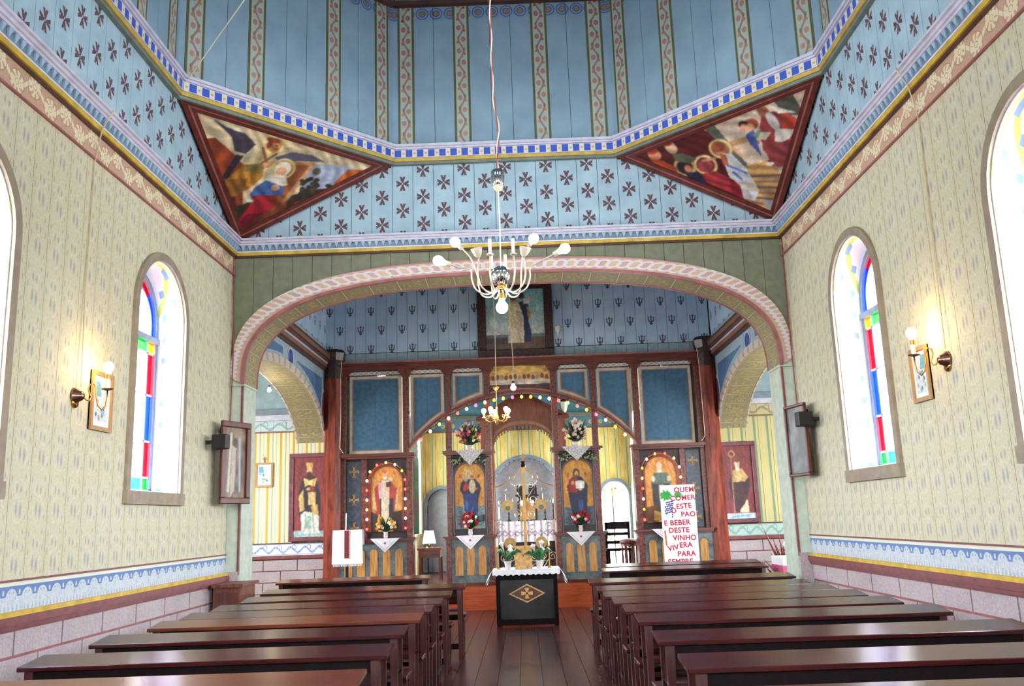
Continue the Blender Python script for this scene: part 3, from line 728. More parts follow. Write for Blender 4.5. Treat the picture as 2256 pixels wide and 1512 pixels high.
# octagonal drum
def drum_face(k, name, strip_m, scal_m, sq_m, detail):
    a = math.pi/2*0 + k*math.pi/4                      # outward direction
    out = Vector((math.sin(a), math.cos(a), 0)); uax = Vector((math.cos(a), -math.sin(a), 0))
    if name in ('left',): uax = -uax*-1
    B = Basis(Vector((0, DC, 0))+out*W, uax, (0, 0, 1), -out)
    dh = [] if detail else [(-.32, .32, 6.85, 7.5, .32)]  # unseen rear faces get windows added to brighten the drum
    w = struct(wall_holes(B, -OCT_H-.14, OCT_H+.14, 6.10, 8.6, dh, -.3, -.02, 'wall_drum_'+name, 'joint_dark'))
    if not detail:
        wall_holes(B, -OCT_H-.02, OCT_H+.02, 6.10, 8.6, dh, -.02, 0, 'wall_panel', 'drum_blue', w); portal(B((0, 7.33, -.32)), B.n, .64, .98)
    else:
        cs = (-1.27, -.525, .525, 1.27); z0, z1 = 6.30, 8.42
        for c in cs: MB(B).box(c-.107, c+.107, z0, z1, -.02, .004).build('flower_strip', strip_m, w)
        runs = [(-OCT_H-.015, -1.377, 1), (-1.163, -.632, 2), (-.418, .418, 3), (.632, 1.163, 2), (1.377, OCT_H+.015, 1)]
        for u0, u1, n in runs:
            for a0, b0 in zip(frange(u0, u1, (u1-u0)/n)[:-1], frange(u0, u1, (u1-u0)/n)[1:]):
                MB(B).box(a0+.003, b0-.003, z0, 8.19, -.02, 0).build('board', 'drum_blue', w)
                MB(B).box(a0+.003, b0-.003, 8.19, z1, -.02, 0).build('scallop_board', scal_m, w)
    # cornice carrying the drum
    e = OCT_H-.01
    def lay(z0, z1, d, nm, mt): h = OCT_H-d*math.tan(math.pi/8); MB(B).box(-h-.01, h+.01, z0, z1, 0, d).build(nm, mt, w)
    lay(6.12, 6.155, .05, 'cornice_base', 'green_grey'); lay(6.155, 6.20, .07, 'cornice_yellow', 'gold_yellow')
    lay(6.20, 6.31, .085, 'cornice_squares', sq_m); lay(6.31, 6.335, .11, 'cornice_bead', 'lilac_white'); lay(6.335, 6.37, .13, 'cornice_crown', 'lilac_white')
    lay(8.40, 8.46, .08, 'upper_cornice', 'brown_trim'); lay(8.46, 8.6, .14, 'upper_frieze', 'grey_blue')
    return B
drum_face(0, 'far', 'strip_far', 'scallop_far', 'squares_far', True); drum_face(-1, 'far_left', 'strip_dl', 'scallop_dl', 'squares_dl', True)
drum_face(1, 'far_right', 'strip_dr', 'scallop_dr', 'squares_dr', True); drum_face(-2, 'left', 'strip_side', 'scallop_side', 'squares_side', True)
drum_face(2, 'right', 'strip_side', 'scallop_side', 'squares_side', True)
for k, nm in ((3, 'rear_right'), (4, 'rear'), (5, 'rear_left')): drum_face(k, nm, None, None, 'lilac_white', False)
m = MB(); R8 = 3.9/math.cos(math.pi/8)
ring8 = [(R8*math.cos(math.pi/8+i*math.pi/4), DC+R8*math.sin(math.pi/8+i*math.pi/4), 8.6) for i in range(8)]
m.add(ring8+[(0, DC, 10.4)], [(i, (i+1) % 8, 8) for i in range(8)]); m.add([(x, y, z+.2) for x, y, z in ring8]+[(0, DC, 10.7)], [(i, (i+1) % 8, 8) for i in range(8)])
m.add(ring8+[(x, y, z+.2) for x, y, z in ring8], [(i, (i+1) % 8, 8+(i+1) % 8, 8+i) for i in range(8)])
struct(m.build('ceiling_dome', 'drum_blue'))
m = MB()
for sx in (-1, 1):
    for sy in (-1, 1):
        P = [(sx*3.95, DC+sy*3.95), (sx*3.95, DC+sy*1.2), (sx*1.2, DC+sy*3.95)]
        m.add([(x, y, z) for z in (6.42, 6.6) for x, y in P], [(0, 1, 2), (3, 4, 5), (0, 1, 4, 3), (1, 2, 5, 4), (2, 0, 3, 5)])
m.box(-3.95, 3.95, -2.9, 3.5, 5.2, 5.4); struct(m.build('ceiling_nave', 'plaster'))
BRr = Basis((0, DC-W, 0), (1, 0, 0), (0, 0, 1), (0, 1, 0))
struct(MB(BRr).box(-3.9, 3.9, 5.1, 6.6, -.3, 0).build('wall_rear_upper', 'blue_wall'))
BRW = Basis((0, -2.6, 0), (1, 0, 0), (0, 0, 1), (0, 1, 0))
struct(wall_holes(BRW, -3.9, 3.9, 0, 5.3, [(-3.0, -2.0, 1.9, 3.6, .5), (2.0, 3.0, 1.9, 3.6, .5)], -.3, 0, 'wall_rear', 'plaster'))  # both rear windows are unseen, added as extra daylight
portal((-2.5, -2.92, 3.0), (0, 1, 0), 1, 2.2); portal((2.5, -2.92, 3.0), (0, 1, 0), 1, 2.2)

# ------------------------------------------------------------------ crossing with side arches and transept arms
SA = (10.5, 16.10, 0, 2.80, 1.18)
plain('crossing_paint', (158, 180, 192), .6, var=.05)
plain('pale_lilac', (198, 202, 214), .6, var=.05)
plain('mid_blue', (84, 122, 166), .6, var=.08)
def side_arch(side, B, sof, sgn):
    w = struct(wall_holes(B, 11.28, 16.35, 0, 6.3, [SA], -.5, 0, 'wall_crossing_'+side, 'crossing_paint', n=40))
    ts = [11.3+(16.08-11.3)*i/30 for i in range(31)]
    inn = [(t, head(t, SA)) for t in ts] + [(16.1, 2.5)]; o2 = (10.5-.12, 16.10+.12, 0, 2.80, 1.30)
    MB(B).loft([(t, head(t, SA)-.012) for t in ts], [(t, head(t, SA)+.10) for t in ts], -.004, .02).build('arch_edge', 'dotted_edge', w)
    MB(B).loft([(t, head(t, SA)-.014) for t in ts], [(t, head(t, SA)+.002) for t in ts], -.5, 0).build('arch_soffit', sof, w)
    MB(B).loft([(t, head(t, SA)-.02) for t in ts], [(t, head(t, SA)+.09) for t in ts], -.52, -.49).build('arch_edge', 'dotted_edge', w)
    # painted spandrel panels and medallions
    us = frange(14.0, 15.72, .1)
    MB(B).loft([(t, max(head(t, SA)+.22, 3.25)) for t in us], [(t, 4.18) for t in us], 0, .006).build('spandrel_panel', 'mid_blue', w)
    us = frange(11.5, 13.1, .1); MB(B).loft([(t, head(t, SA)+.16) for t in us], [(t, 4.24) for t in us], 0, .006).build('spandrel_panel', 'mid_blue', w)
    for (uc, vc, ru, rv, mt) in ((15.86, 3.62, .13, .32, 'medallion_red'), (13.55, 4.16, .14, .13, 'medallion_blue')):
        pts = [(uc+ru*math.cos(q*math.pi/12), vc+rv*math.sin(q*math.pi/12)) for q in range(24)]; MB(B).prism([(uc+(x-uc)*1.35, vc+(y-vc)*1.2) for x, y in pts], 0, .008).build('medallion_rim', 'pale_lilac', w)
        MB(B).prism(pts, 0, .014).build('medallion', mt, w)
    # cornice
    for z0, z1, d, mt in ((4.34, 4.385, .04, 'brown_trim'), (4.385, 4.45, .07, 'gold_brown'), (4.45, 4.475, .09, 'lilac_white'), (4.475, 4.53, .11, 'brown_trim'), (4.53, 4.60, .14, 'gold_brown'), (4.60, 4.63, .15, 'brown_trim')):
        MB(B).box(11.28, 16.1, z0, z1, 0, d).build('cornice_step', mt, w)
    MB(B).box(11.28, 16.1, 4.63, 4.80, -.0, .012).build('upper_band', 'crossing_paint', w)
    boards(B, [11.3+.195*i for i in range(25)], lambda t: 4.80, lambda t: 6.15, 0, .02, 'trident_side', w)
    return w
plain('gold_brown', (134, 96, 74), .5, var=.08)
plain('medallion_red', (120, 74, 96), .5, var=.2); plain('medallion_blue', (60, 84, 160), .5, var=.1)
_m = Mat('dotted_edge', .6); _x, _y, _z = _m.pos(); _t = E.m('ARCTAN2', (_z-2.8)*(1/1.18), (_y-13.3)*(1/2.8))*9.0; _U = ((_t.frac()-.5).abs() < .16)
_n = _m.noise(40, 2); _m.color(_m.mix(_U*((_n-.3)*3).sat()*.8, (206, 198, 188), (150, 104, 78)))
wcl = side_arch('left', BCL, 'side_soffit_l', 1); wcr = side_arch('right', BCR, 'side_soffit_r', -1)
struct(MB().box(-4.1, 4.3, 11.2, 16.4, 6.15, 6.4).build('ceiling_crossing', 'blue_wall'))
def arm(side, x0, x1, stripe, wave, wavez, up):        # x0 nearer the crossing
    s = 1 if x1 > x0 else -1; B = Basis((0, 16.02, 0), (1, 0, 0), (0, 0, 1), (0, -1, 0)); a, b = min(x0, x1), max(x0, x1)
    w = struct(MB(B).box(a, b, 0, 4.9, -.4, -.02).build('wall_transept_'+side, 'joint_dark'))
    n = 12; ed = [x0+s*.235*i for i in range(n)] + [x1]
    ed = sorted(ed)
    boards(B, ed, lambda t: wavez+.115, lambda t: 3.24, -.02, 0, stripe, w)
    for e0, e1 in zip(ed[:-1], ed[1:]): MB(B).box(e0+.002, e1-.002, 3.26, 3.46, -.02, .0).build('frieze_board', up, w)
    MB(B).box(a, b, 3.235, 3.262, -.02, .02).build('frieze_rail', 'gold_brown', w); MB(B).box(a, b, 3.46, 3.56, -.02, .03).build('frieze_rail', 'lilac_white', w)
    MB(B).box(a, b, 3.56, 3.66, -.02, .07).build('frieze_rail', 'grey_blue', w); MB(B).box(a, b, 3.66, 4.9, -.02, 0).build('upper_panel', 'crossing_paint', w)
    MB(B).box(a, b, wavez-.105, wavez+.10, -.02, 0).build('wave_border', wave, w); MB(B).box(a, b, wavez+.10, wavez+.116, -.02, .012).build('dado_line', 'brown_trim', w)
    MB(B).box(a, b, wavez-.165, wavez-.105, -.02, .04).build('dado_moulding', 'red_trim', w)
    MB(B).box(a, b, 0, wavez-.165, -.02, -.006).build('dado_joints', 'joint_red', w)
    z = wavez-.175; r = 0
    while z > .15:
        x = a-(.3 if r % 2 else 0)
        while x < b:
            p, q = max(x+.008, a), min(x+.60, b)
            if q-p > .06: MB(B).box(p, q, z-.19, z-.008, -.012, .006).build('stone_block', 'granite', w)
            x += .608
        z -= .198; r += 1
    # outer wall with an unseen window added to light the arm, near wall, ceiling
    Bo = Basis((x1, 0, 0), (0, 1, 0), (0, 0, 1), (-s, 0, 0)); wh = (12.7, 14.2, 1.8, 3.0, .7)
    struct(wall_holes(Bo, 11.0, 16.4, 0, 5.0, [wh], -.35, 0, 'wall_transept_'+side+'_outer', stripe))
    portal(Bo((13.45, 2.75, -.36)), Bo.n, 1.5, 1.9)
    lo_, hi_ = (a-.3, b-.46) if s < 0 else (a+.46, b+.3)
    struct(MB().box(lo_, hi_, 10.85, 11.15, 0, 5.0).build('wall_transept_'+side+'_near', 'plaster'))
    struct(MB().box(lo_, hi_, 10.8, 16.4, 4.85, 5.05).build('ceiling_transept_'+side, 'plaster'))
    return w, B
wtl, BTL = arm('left', -3.5, -6.4, 'stripe_left', 'wave_blue', 1.15, 'wave_upper'); wtr, BTR = arm('right', 3.7, 6.6, 'stripe_right', 'wave_green', 1.22, 'wave_upper_tan')

# wall above the screen, chancel platform
wi = struct(MB(BI).box(-3.6, 3.8, 4.3, 6.3, -.3, -.02).build('wall_screen', 'joint_dark'))
boards(BI, [-3.5375+.195*(i) for i in range(38)], lambda t: 4.68, lambda t: 6.2, -.02, 0, 'trident_far', wi)
plain('pale_aqua', (150, 176, 186), .6, var=.05)
boards(BI, [-3.5375+.195*(i) for i in range(38)], lambda t: 4.47, lambda t: 4.668, -.02, .0, 'pale_aqua', wi, name='base_board')
pl = struct(MB().box(-3.45, 3.66, 15.95, 20.5, 0, PLAT).build('floor_chancel', 'floor_c'))
MB().box(-3.45, 3.66, 15.93, 15.95, .0, PLAT-.04).build('riser', 'step_orange', pl); MB().box(-3.45, 3.66, 15.90, 16.0, PLAT-.04, PLAT+.001).build('nosing', 'pew_wood_warm', pl)
# ------------------------------------------------------------------ sanctuary behind the screen
plain('teal_blue', (90, 146, 168), .6, var=.06); plain('sanctuary_plain', (226, 220, 180), .7, var=.05)
SYB = 19.6
BS = Basis((0, SYB, 0), (1, 0, 0), (0, 0, 1), (0, -1, 0))
NICHE, LDOOR, RDOOR = (-.60, .88, PLAT, 2.12, .74), (-2.03, -1.36, PLAT, 1.88, .36), (1.80, 2.40, PLAT, 1.97, .31)
ws = struct(wall_holes(BS, -2.6, 2.8, 0, 4.9, [NICHE, LDOOR, RDOOR], -.3, -.02, 'wall_sanctuary', 'joint_dark'))
boards(BS, [-2.3+.24*i for i in range(21)], lambda t: PLAT, lambda t: 3.48, -.02, 0, 'sanctuary_wall', ws, [NICHE, LDOOR, RDOOR])
MB(BS).box(-2.3, 2.5, 3.48, 3.52, -.02, .02).build('frieze_rail', 'gold_brown', ws); MB(BS).box(-2.3, 2.5, 3.52, 3.74, -.02, .0).build('frieze', 'sanctuary_frieze', ws)
MB(BS).box(-2.3, 2.5, 3.74, 3.84, -.02, .06).build('frieze_rail', 'green_grey', ws); MB(BS).box(-2.3, 2.5, 3.84, 4.9, -.02, 0).build('upper_panel', 'teal_blue', ws)
plain('teal_blue', (90, 146, 168), .6, var=.06) if 'teal_blue' not in MATS else None
def arch_trim(h, t, d, mt, B=BS, par=None):
    u0, u1, sl, sp, r = h
    i_ = [(u0, sl)] + arch_pts(u0, u1, sp, r, 20) + [(u1, sl)]; o_ = [(u0-t, sl)] + arch_pts(u0-t, u1+t, sp, r+t, 20) + [(u1+t, sl)]
    MB(B).loft(i_, o_, -.03, d).build('arch_trim', mt, par)
for h in (NICHE, LDOOR, RDOOR): arch_trim(h, .075, .05, 'grey_blue', BS, ws)
MB(BS).box(-.62, .90, PLAT, 2.95, -.55, -.5).build('niche_back', 'niche_grey', ws)
m = MB(BS); m.loft([(-.6, PLAT)]+arch_pts(-.6, .88, 2.12, .74, 20)+[(.88, PLAT)], [(-.62, PLAT)]+arch_pts(-.62, .90, 2.12, .76, 20)+[(.90, PLAT)], -.5, -.02); m.build('niche_lining', 'niche_grey', ws)
dl = anchor('door_1', BS((-1.73, PLAT, -.2)))
MB(BS).prism([(-2.03, PLAT)]+arch_pts(-2.03, -1.36, 1.88, .36, 16)+[(-1.36, PLAT)], -.24, -.18).build('door_leaf', 'door_grey', dl)
MB(BS).prism([(-1.95, PLAT+.1)]+arch_pts(-1.95, -1.44, 1.84, .27, 16)+[(-1.44, PLAT+.1)], -.18, -.165).build('door_panel', 'door_grey', dl)
MB(BS).ball((-1.42, 1.45, -.14), .025).build('door_knob', 'brass', dl)
WS = [(16.6, 19.0, 1.30, 2.9, .8)]
for s, x in ((-1, -2.12), (1, 2.46)):
    B = Basis((x, 0, 0), (0, 1, 0), (0, 0, 1), (-s, 0, 0)); nm = 'left' if s < 0 else 'right'
    w = struct(wall_holes(B, 16.3, SYB, 0, 4.9, WS, -.3, -.02, 'wall_sanctuary_'+nm, 'joint_dark'))
    boards(B, frange(16.3, SYB, .3), lambda t: PLAT, lambda t: 4.8, -.02, 0, 'sanctuary_plain', w, WS) if 'sanctuary_plain' in MATS else None
    win = anchor('window_%d' % (7 if s < 0 else 8), B((17.92, 1.3, -.2)))
    arch_trim(WS[0], .06, .03, 'white_paint', B, win)
    for (a, b, z0, z1, c) in ((16.6, 18.25, 1.3, 2.9, 'clear'), (18.25, 18.42, 1.3, 1.75, 'green'), (18.25, 18.42, 1.75, 2.1, 'red'), (18.25, 18.42, 2.1, 2.9, 'green'), (18.42, 18.83, 1.3, 2.9, 'clear'), (18.83, 19.0, 1.3, 1.75, 'green'), (18.83, 19.0, 1.75, 2.1, 'red'), (18.83, 19.0, 2.1, 2.9, 'green')):
        MB(B).box(a+.008, b-.008, z0+.008, z1-.008, -.2, -.19).build('pane', 'glass_'+c, win)
    m = MB(B)
    for z in (1.3, 1.75, 2.1, 2.9): m.box(16.6, 19.0, z-.012, z+.012, -.215, -.175)
    for u in (18.26, 18.42, 18.83, 18.99): m.box(u-.012, u+.012, 1.3, 2.9, -.215, -.175)
    m.build('glazing_bars', 'white_paint', win); portal(B((17.8, 2.5, -.3)), B.n, 2.4, 2.4)
portal((2.13, SYB+.35, 1.4), (0, -1, 0), .66, 1.9)
struct(MB().box(-2.7, 2.9, 16.3, 19.95, 4.8, 5.0).build('ceiling_sanctuary', 'teal_blue'))
# wings beside the sanctuary are closed off behind the screen
struct(MB().box(-3.9, -2.6, 16.34, 16.5, 0, 4.4).build('wall_wing_left', 'plaster')); struct(MB().box(2.8, 4.1, 16.34, 16.5, 0, 4.4).build('wall_wing_right', 'plaster'))

# canopy over the altar
cb = thing('altar_canopy', (.13, 18.5, PLAT), 'tall carved brown wooden canopy with a gabled top over the altar behind the screen', 'canopy')
BC = Basis((.13, 18.45, 0), (1, 0, 0), (0, 0, 1), (0, -1, 0))
for s in (-1, 1):
    MB(BC).box(*sorted((s*.63, s*.88)), PLAT, 3.58, -.55, -.30).build('post', 'sacristy_wood', cb)
    MB(BC).box(*sorted((s*.60, s*.96)), 3.58, 3.66, -.60, -.24).build('post_cap', 'icon_wood', cb)
    MB(BC).box(*sorted((s*.63, s*.88)), PLAT, 3.55, .05, .25).build('post', 'sacristy_wood', cb)
    MB(BC).box(*sorted((s*.60, s*.96)), 3.55, 3.63, -.0, .30).build('post_cap', 'icon_wood', cb)
us = [-.64+1.28*i/24 for i in range(25)]
MB(BC).loft([(u, 3.02+.42*math.sqrt(max(0, 1-(u/.645)**2))) for u in us], [(u, 4.12-abs(u)*.55) for u in us], .08, .20).build('gable_board', 'sacristy_wood', cb)
MB(BC).loft([(u*1.5, 4.10-abs(u*1.5)*.55) for u in us], [(u*1.5, 4.17-abs(u*1.5)*.55) for u in us], -.5, .26).build('gable_roof', 'icon_wood', cb)
MB(BC).loft([(u*.99, 3.06+.42*math.sqrt(max(0, 1-(u/.645)**2))) for u in us], [(u*.99, 3.13+.42*math.sqrt(max(0, 1-(u/.645)**2))) for u in us], .20, .225).build('arch_moulding', 'gold_brown', cb)
for i in range(1, 24):
    q = math.pi*i/24; x, z = -.63*math.cos(q), 3.02+.41*math.sin(q); MB(BC).box(x-.016, x+.016, z-.05, z+.01, .12, .19).build('arch_tooth', 'gold_brown', cb)
u = thing('urn', (1.0, 18.28, 3.63), 'small white urn standing on the right post of the altar canopy', 'urn')
MB().lathe((1.0, 18.28, 3.63), [(.05, 0), (.05, .02), (.025, .04), (.06, .10), (.085, .2), (.075, .24), (.1, .26), (.1, .28), (.0, .28)], 14).build('bowl', 'frosted_glass', u, True)
MB().lathe((1.0, 18.28, 3.905), [(.055, 0), (.06, .03), (.0, .09)], 12).build('lid', 'black_iron', u, True)

# altar, its cloth and what stands on it
al = thing('altar', (.15, 18.6, PLAT), 'dark wooden main altar with pale scrollwork on its front', 'altar')
MB().box(-.45, .76, 18.3, 19.0, PLAT, 1.44).build('body', 'dark_board', al); MB().box(-.50, .81, 18.25, 19.05, 1.44, 1.485).build('table_top', 'icon_wood_h', al)
def spiral(cx, cz, r, turns=1.6, a0=0, d=1, n=22): return [(cx+r*(1-i/n*.8)*math.cos(a0+d*turns*2*math.pi*i/n), cz+r*(1-i/n*.8)*math.sin(a0+d*turns*2*math.pi*i/n)) for i in range(n+1)]
for i, x in enumerate((-.34, -.16, .02, .28, .46, .64)): MB().tube([(p, 18.29, q) for p, q in spiral(x, .78, .09, 1.5, i*1.3, 1 if i % 2 else -1)], .008, 6).build('front_scroll', 'silver_paint', al)
ac = MB(); ac.box(-.515, .825, 18.235, 19.06, 1.487, 1.495)
xs = frange(-.515, .825, .035); fr = [(x, 18.232+.012*math.sin(i*1.7)) for i, x in enumerate(xs)]
k = len(ac.v)
ac.add([(x, y, z) for x, y in fr for z in (1.492, 1.08+.02*0)], [(2*i, 2*i+1, 2*i+3, 2*i+2) for i in range(len(fr)-1)])
tag(ac.build('altar_cloth', 'lace_cloth', recalc=False), 'white lace cloth with purple zigzag embroidery over the main altar', 'cloth')
tb = thing('tabernacle', (.165, 18.75, 1.495), 'dark carved tabernacle with gilded door standing on the main altar', 'tabernacle')
MB().box(-.04, .37, 18.62, 18.9, 1.495, 2.0).build('body', 'dark_board', tb); MB(Basis((.165, 18.62, 0), (1, 0, 0), (0, 0, 1), (0, -1, 0))).prism([(-.16, 1.52)]+arch_pts(-.16, .16, 1.8, .16, 12)+[(.16, 1.52)], 0, .02).build('door', 'gold_leaf', tb)
MB().box(-.08, .41, 18.58, 18.92, 2.0, 2.03).build('cornice', 'black_iron', tb)
for s in (-1, 1):
    MB().lathe((.165+s*.19, 18.64, 2.03), [(.03, 0), (.02, .03), (.025, .12), (.01, .2), (.0, .24)], 8).build('finial', 'dark_bronze', tb); MB().box(.165+s*.1-.06, .165+s*.1+.06, 18.66, 18.7, 2.03, 2.22).build('crest', 'dark_board', tb)
    MB().lathe((.165+s*.1, 18.62, 1.84), [(.0, -.06), (.045, -.02), (.05, .05), (.0, .09)], 8).build('angel_ornament', 'linen', tb)
for x, y, h, mt, nm in ((-.42, 18.45, .36, 'silver_paint', 'far left end'), (-.22, 18.5, .30, 'black_iron', 'left of the tabernacle'), (.53, 18.5, .32, 'black_iron', 'right of the tabernacle'), (.70, 18.45, .38, 'dark_bronze', 'far right end')):
    c = thing('candlestick', (x, y, 1.495), 'turned candlestick with white candle on the main altar, '+nm, 'candlestick', 'candlesticks on the main altar')
    MB().lathe((x, y, 1.495), [(.05, 0), (.045, .02), (.016, .04), (.02, h*.3), (.012, h*.35), (.024, h*.5), (.012, h*.6), (.018, h*.8), (.01, h*.86), (.03, h*.9), (.0, h*.9)], 10).build('stem', mt, c, True)
    MB().lathe((x, y, 1.495+h*.9), [(.013, 0), (.013, .10), (.0, .105)], 8).build('candle', 'white_wax', c)
# things glimpsed through the side openings
sd = thing('side_table', (-1.72, 17.2, PLAT), 'small dark table with a lamp behind the left opening of the screen', 'table')
MB().box(-1.95, -1.5, 17.0, 17.4, 1.02, 1.06).build('table_top', 'icon_wood_h', sd)
MB().box(-1.93, -1.52, 17.02, 17.38, .88, 1.02).build('apron', 'icon_wood_h', sd)
for x in (-1.92, -1.55):
    for y in (17.02, 17.36): MB().box(x, x+.04, y, y+.04, PLAT, .88).build('leg', 'icon_wood', sd)
lp = thing('table_lamp', (-1.74, 17.2, 1.06), 'table lamp with white pleated shade on the small table in the sanctuary', 'lamp')
MB().lathe((-1.74, 17.2, 1.06), [(.07, 0), (.06, .02), (.015, .04), (.015, .14), (.0, .14)], 10).build('base', 'brass', lp); MB().lathe((-1.74, 17.2, 1.14), [(.13, 0), (.085, .24), (.08, .24), (.12, 0.0)], 14).build('shade', 'linen', lp)
pc = thing('standing_candle', (-1.32, 17.6, PLAT), 'white figurine candle on a thin stand by the grey arched door', 'candle')
MB().lathe((-1.32, 17.6, PLAT), [(.09, 0), (.08, .02), (.012, .03), (.012, .6), (.05, .62), (.05, .64), (.0, .64)], 10).build('stand', 'silver_paint', pc); MB().lathe((-1.32, 17.6, PLAT+.64), [(.02, 0), (.03, .1), (.018, .18), (.026, .24), (.0, .28)], 10).build('candle', 'white_wax', pc)
ch = thing('chair', (1.9, 17.4, PLAT), 'dark wooden chair with slatted back behind the right opening of the screen', 'chair')
for x in (1.66, 2.10):
    MB().box(x, x+.045, 17.55, 17.6, PLAT, 1.42).build('back_post', 'pew_dark', ch); MB().box(x, x+.045, 17.15, 17.2, PLAT, .88).build('leg', 'pew_dark', ch)
MB().box(1.64, 2.16, 17.13, 17.6, .88, .93).build('seat', 'pew_dark', ch)
for z in (1.0, 1.16): MB().box(1.70, 2.10, 17.56, 17.59, z, z+.06).build('slat', 'pew_dark', ch)
MB().box(1.68, 2.12, 17.55, 17.6, 1.28, 1.42).build('top_rail', 'pew_dark', ch)
st = thing('stool', (2.02, 16.7, PLAT), 'small turned stool with brown padded seat beside the right opening', 'stool')
MB().lathe((2.02, 16.7, 1.02), [(.16, 0), (.18, .03), (.17, .08), (.0, .1)], 16).build('cushion', 'hassock_brown', st, True); MB().lathe((2.02, 16.7, .98), [(.16, 0), (.16, .04), (.0, .04)], 16).build('seat', 'icon_wood', st)
for q in range(6):
    x, y = 2.02+.14*math.cos(q), 16.7+.14*math.sin(q*1.05); MB().tube([(2.02+.13*math.cos(q*1.047), 16.7+.13*math.sin(q*1.047), z) for z in (PLAT, .7, .98)], [.014, .02, .014], 8).build('leg', 'icon_wood', st)
random.seed(11)
for nm, x, y, z, n in (('above the doorway', 2.15, 20.6, 2.15, 26), ('left beside the doorway', 1.75, 20.4, 1.2, 22)):
    f = thing('fern', (x, y, z), 'green fern outside the bright arched doorway, '+nm, 'plant', 'ferns outside the doorway')
    m = MB()
    for i in range(n):
        a = random.random()*6.28; L = .25+.2*random.random(); P = [(x+L*t*math.cos(a), y+L*t*math.sin(a)*.6, z+.25*t-.45*t*t) for t in (0, .25, .5, .75, 1)]
        m.tube(P, [.006, .02, .024, .016, .002], 4)
    m.build('fronds', 'fern', f)
    MB().lathe((x, y, z-.16), [(.07, 0), (.1, .16), (.0, .16)], 10).build('basket', 'light_frame', f)
    MB().tube([(x, y, z-.16), (x, y, 0)], .02, 6).build('stand', 'dark_bronze', f)
# ------------------------------------------------------------------ the icon screen
plain('white_frame', (196, 190, 186), .5, var=.06); plain('gold_tan', (176, 120, 78), .5, var=.1); plain('grey_marble_blue', (66, 76, 96), .35, var=.2, scale=14)
IC = .105
BX = Basis((IC, DI, 0), (1, 0, 0), (0, 0, 1), (0, -1, 0))      # u measured from the screen's middle
ico = thing('icon_screen', (IC, DI, PLAT), 'tall wooden icon screen with blue panels and a wide central arch', 'icon screen')
def A(u): return 1.17+math.sqrt(max(.01, 2.69**2-u*u))
m = MB(BX); m.box(-3.33, 3.33, 4.33, 4.41, -.02, .16); m.box(-3.36, 3.36, 4.41, 4.45, -.02, .20); m.build('beam', 'icon_wood_h', ico)
MB(BX).box(-3.36, 3.36, 4.45, 4.475, -.02, .22).build('beam_edge', 'rose_trim', ico)
for s in (-1, 1):
    for c, z0 in ((3.26, 2.79), (2.115, 2.79), (1.335, 2.79), (.615, 2.79)):
        c *= s; p = MB(BX).box(c-.055, c+.055, z0, 4.22, 0, .10).build('pilaster', 'speckle_wood', ico, bevel=.008)
        k = MB(BX); k.box(c-.075, c+.075, 4.20, 4.24, -.0, .12); k.box(c-.10, c+.10, 4.24, 4.29, -.0, .14); k.box(c-.13, c+.13, 4.29, 4.33, 0, .15); k.build('capital', 'icon_wood', ico)
_m = Mat('stencil_white', .6); _x, _y, _z = _m.pos(); _U = ((_x*(1/.10)).frac()-.5)*2; _V = (_z-4.285)*(1/.035)
_r = (_U*_U+_V*_V).sqrt(); _k = band(_r, .5, .95)+(_U.abs() > .86)*(_V.abs() < .9)+((_U.abs()-_V.abs()).abs() < .14)*(_r < .5); _m.color(_m.mix(_k.sat(), (84, 50, 48), (220, 216, 214)))
bays = [(-3.16, -2.20), (-2.03, -1.42), (-1.25, -.70), (.70, 1.25), (1.42, 2.03), (2.20, 3.16)]
for u0, u1 in bays:
    MB(BX).box(u0-.03, u1+.03, 4.24, 4.33, 0, .03).build('frieze', 'stencil_white', ico)
    outer = abs((u0+u1)/2) > 2.2
    lowf = (lambda t: 2.80) if outer else (lambda t: A(t)+.04)
    def pp(ins, d0, d1, nm, mt, par):
        ts = [u0+ins+(u1-u0-2*ins)*i/12 for i in range(13)]; k = 0 if outer else .35
        return MB(BX).loft([(t, max(lowf(t), min(lowf(u0), lowf(u1)) if False else 0)+ins*(1+k)) for t in ts], [(t, 4.235-ins) for t in ts], d0, d1).build(nm, mt, par)
    pn = pp(0, -.02, .012, 'panel', 'white_frame', ico) if 'white_frame' in MATS else None
    pp(.05, 0, .018, 'gold_line', 'gold_tan', pn); ts = None
    e = (u0+u1)/2
    for a, b in ((u0+.07, e-.002), (e+.002, u1-.07)):
        tt = [a+(b-a)*i/8 for i in range(9)]; MB(BX).loft([(t, lowf(t)+.07*(1 if outer else 1.35)) for t in tt], [(t, 4.165) for t in tt], 0, .024).build('blue_board', 'blue_panel', pn)
# wide arch rib
us = [-2.06+4.12*i/48 for i in range(49)]
MB(BX).loft([(u, A(u)-.045) for u in us], [(u, A(u)+.005) for u in us], -.06, .13).build('arch_rib', 'icon_wood_h', ico); MB(BX).loft([(u, A(u)+.005) for u in us], [(u, A(u)+.05) for u in us], -.04, .09).build('arch_rib', 'rose_trim', ico)
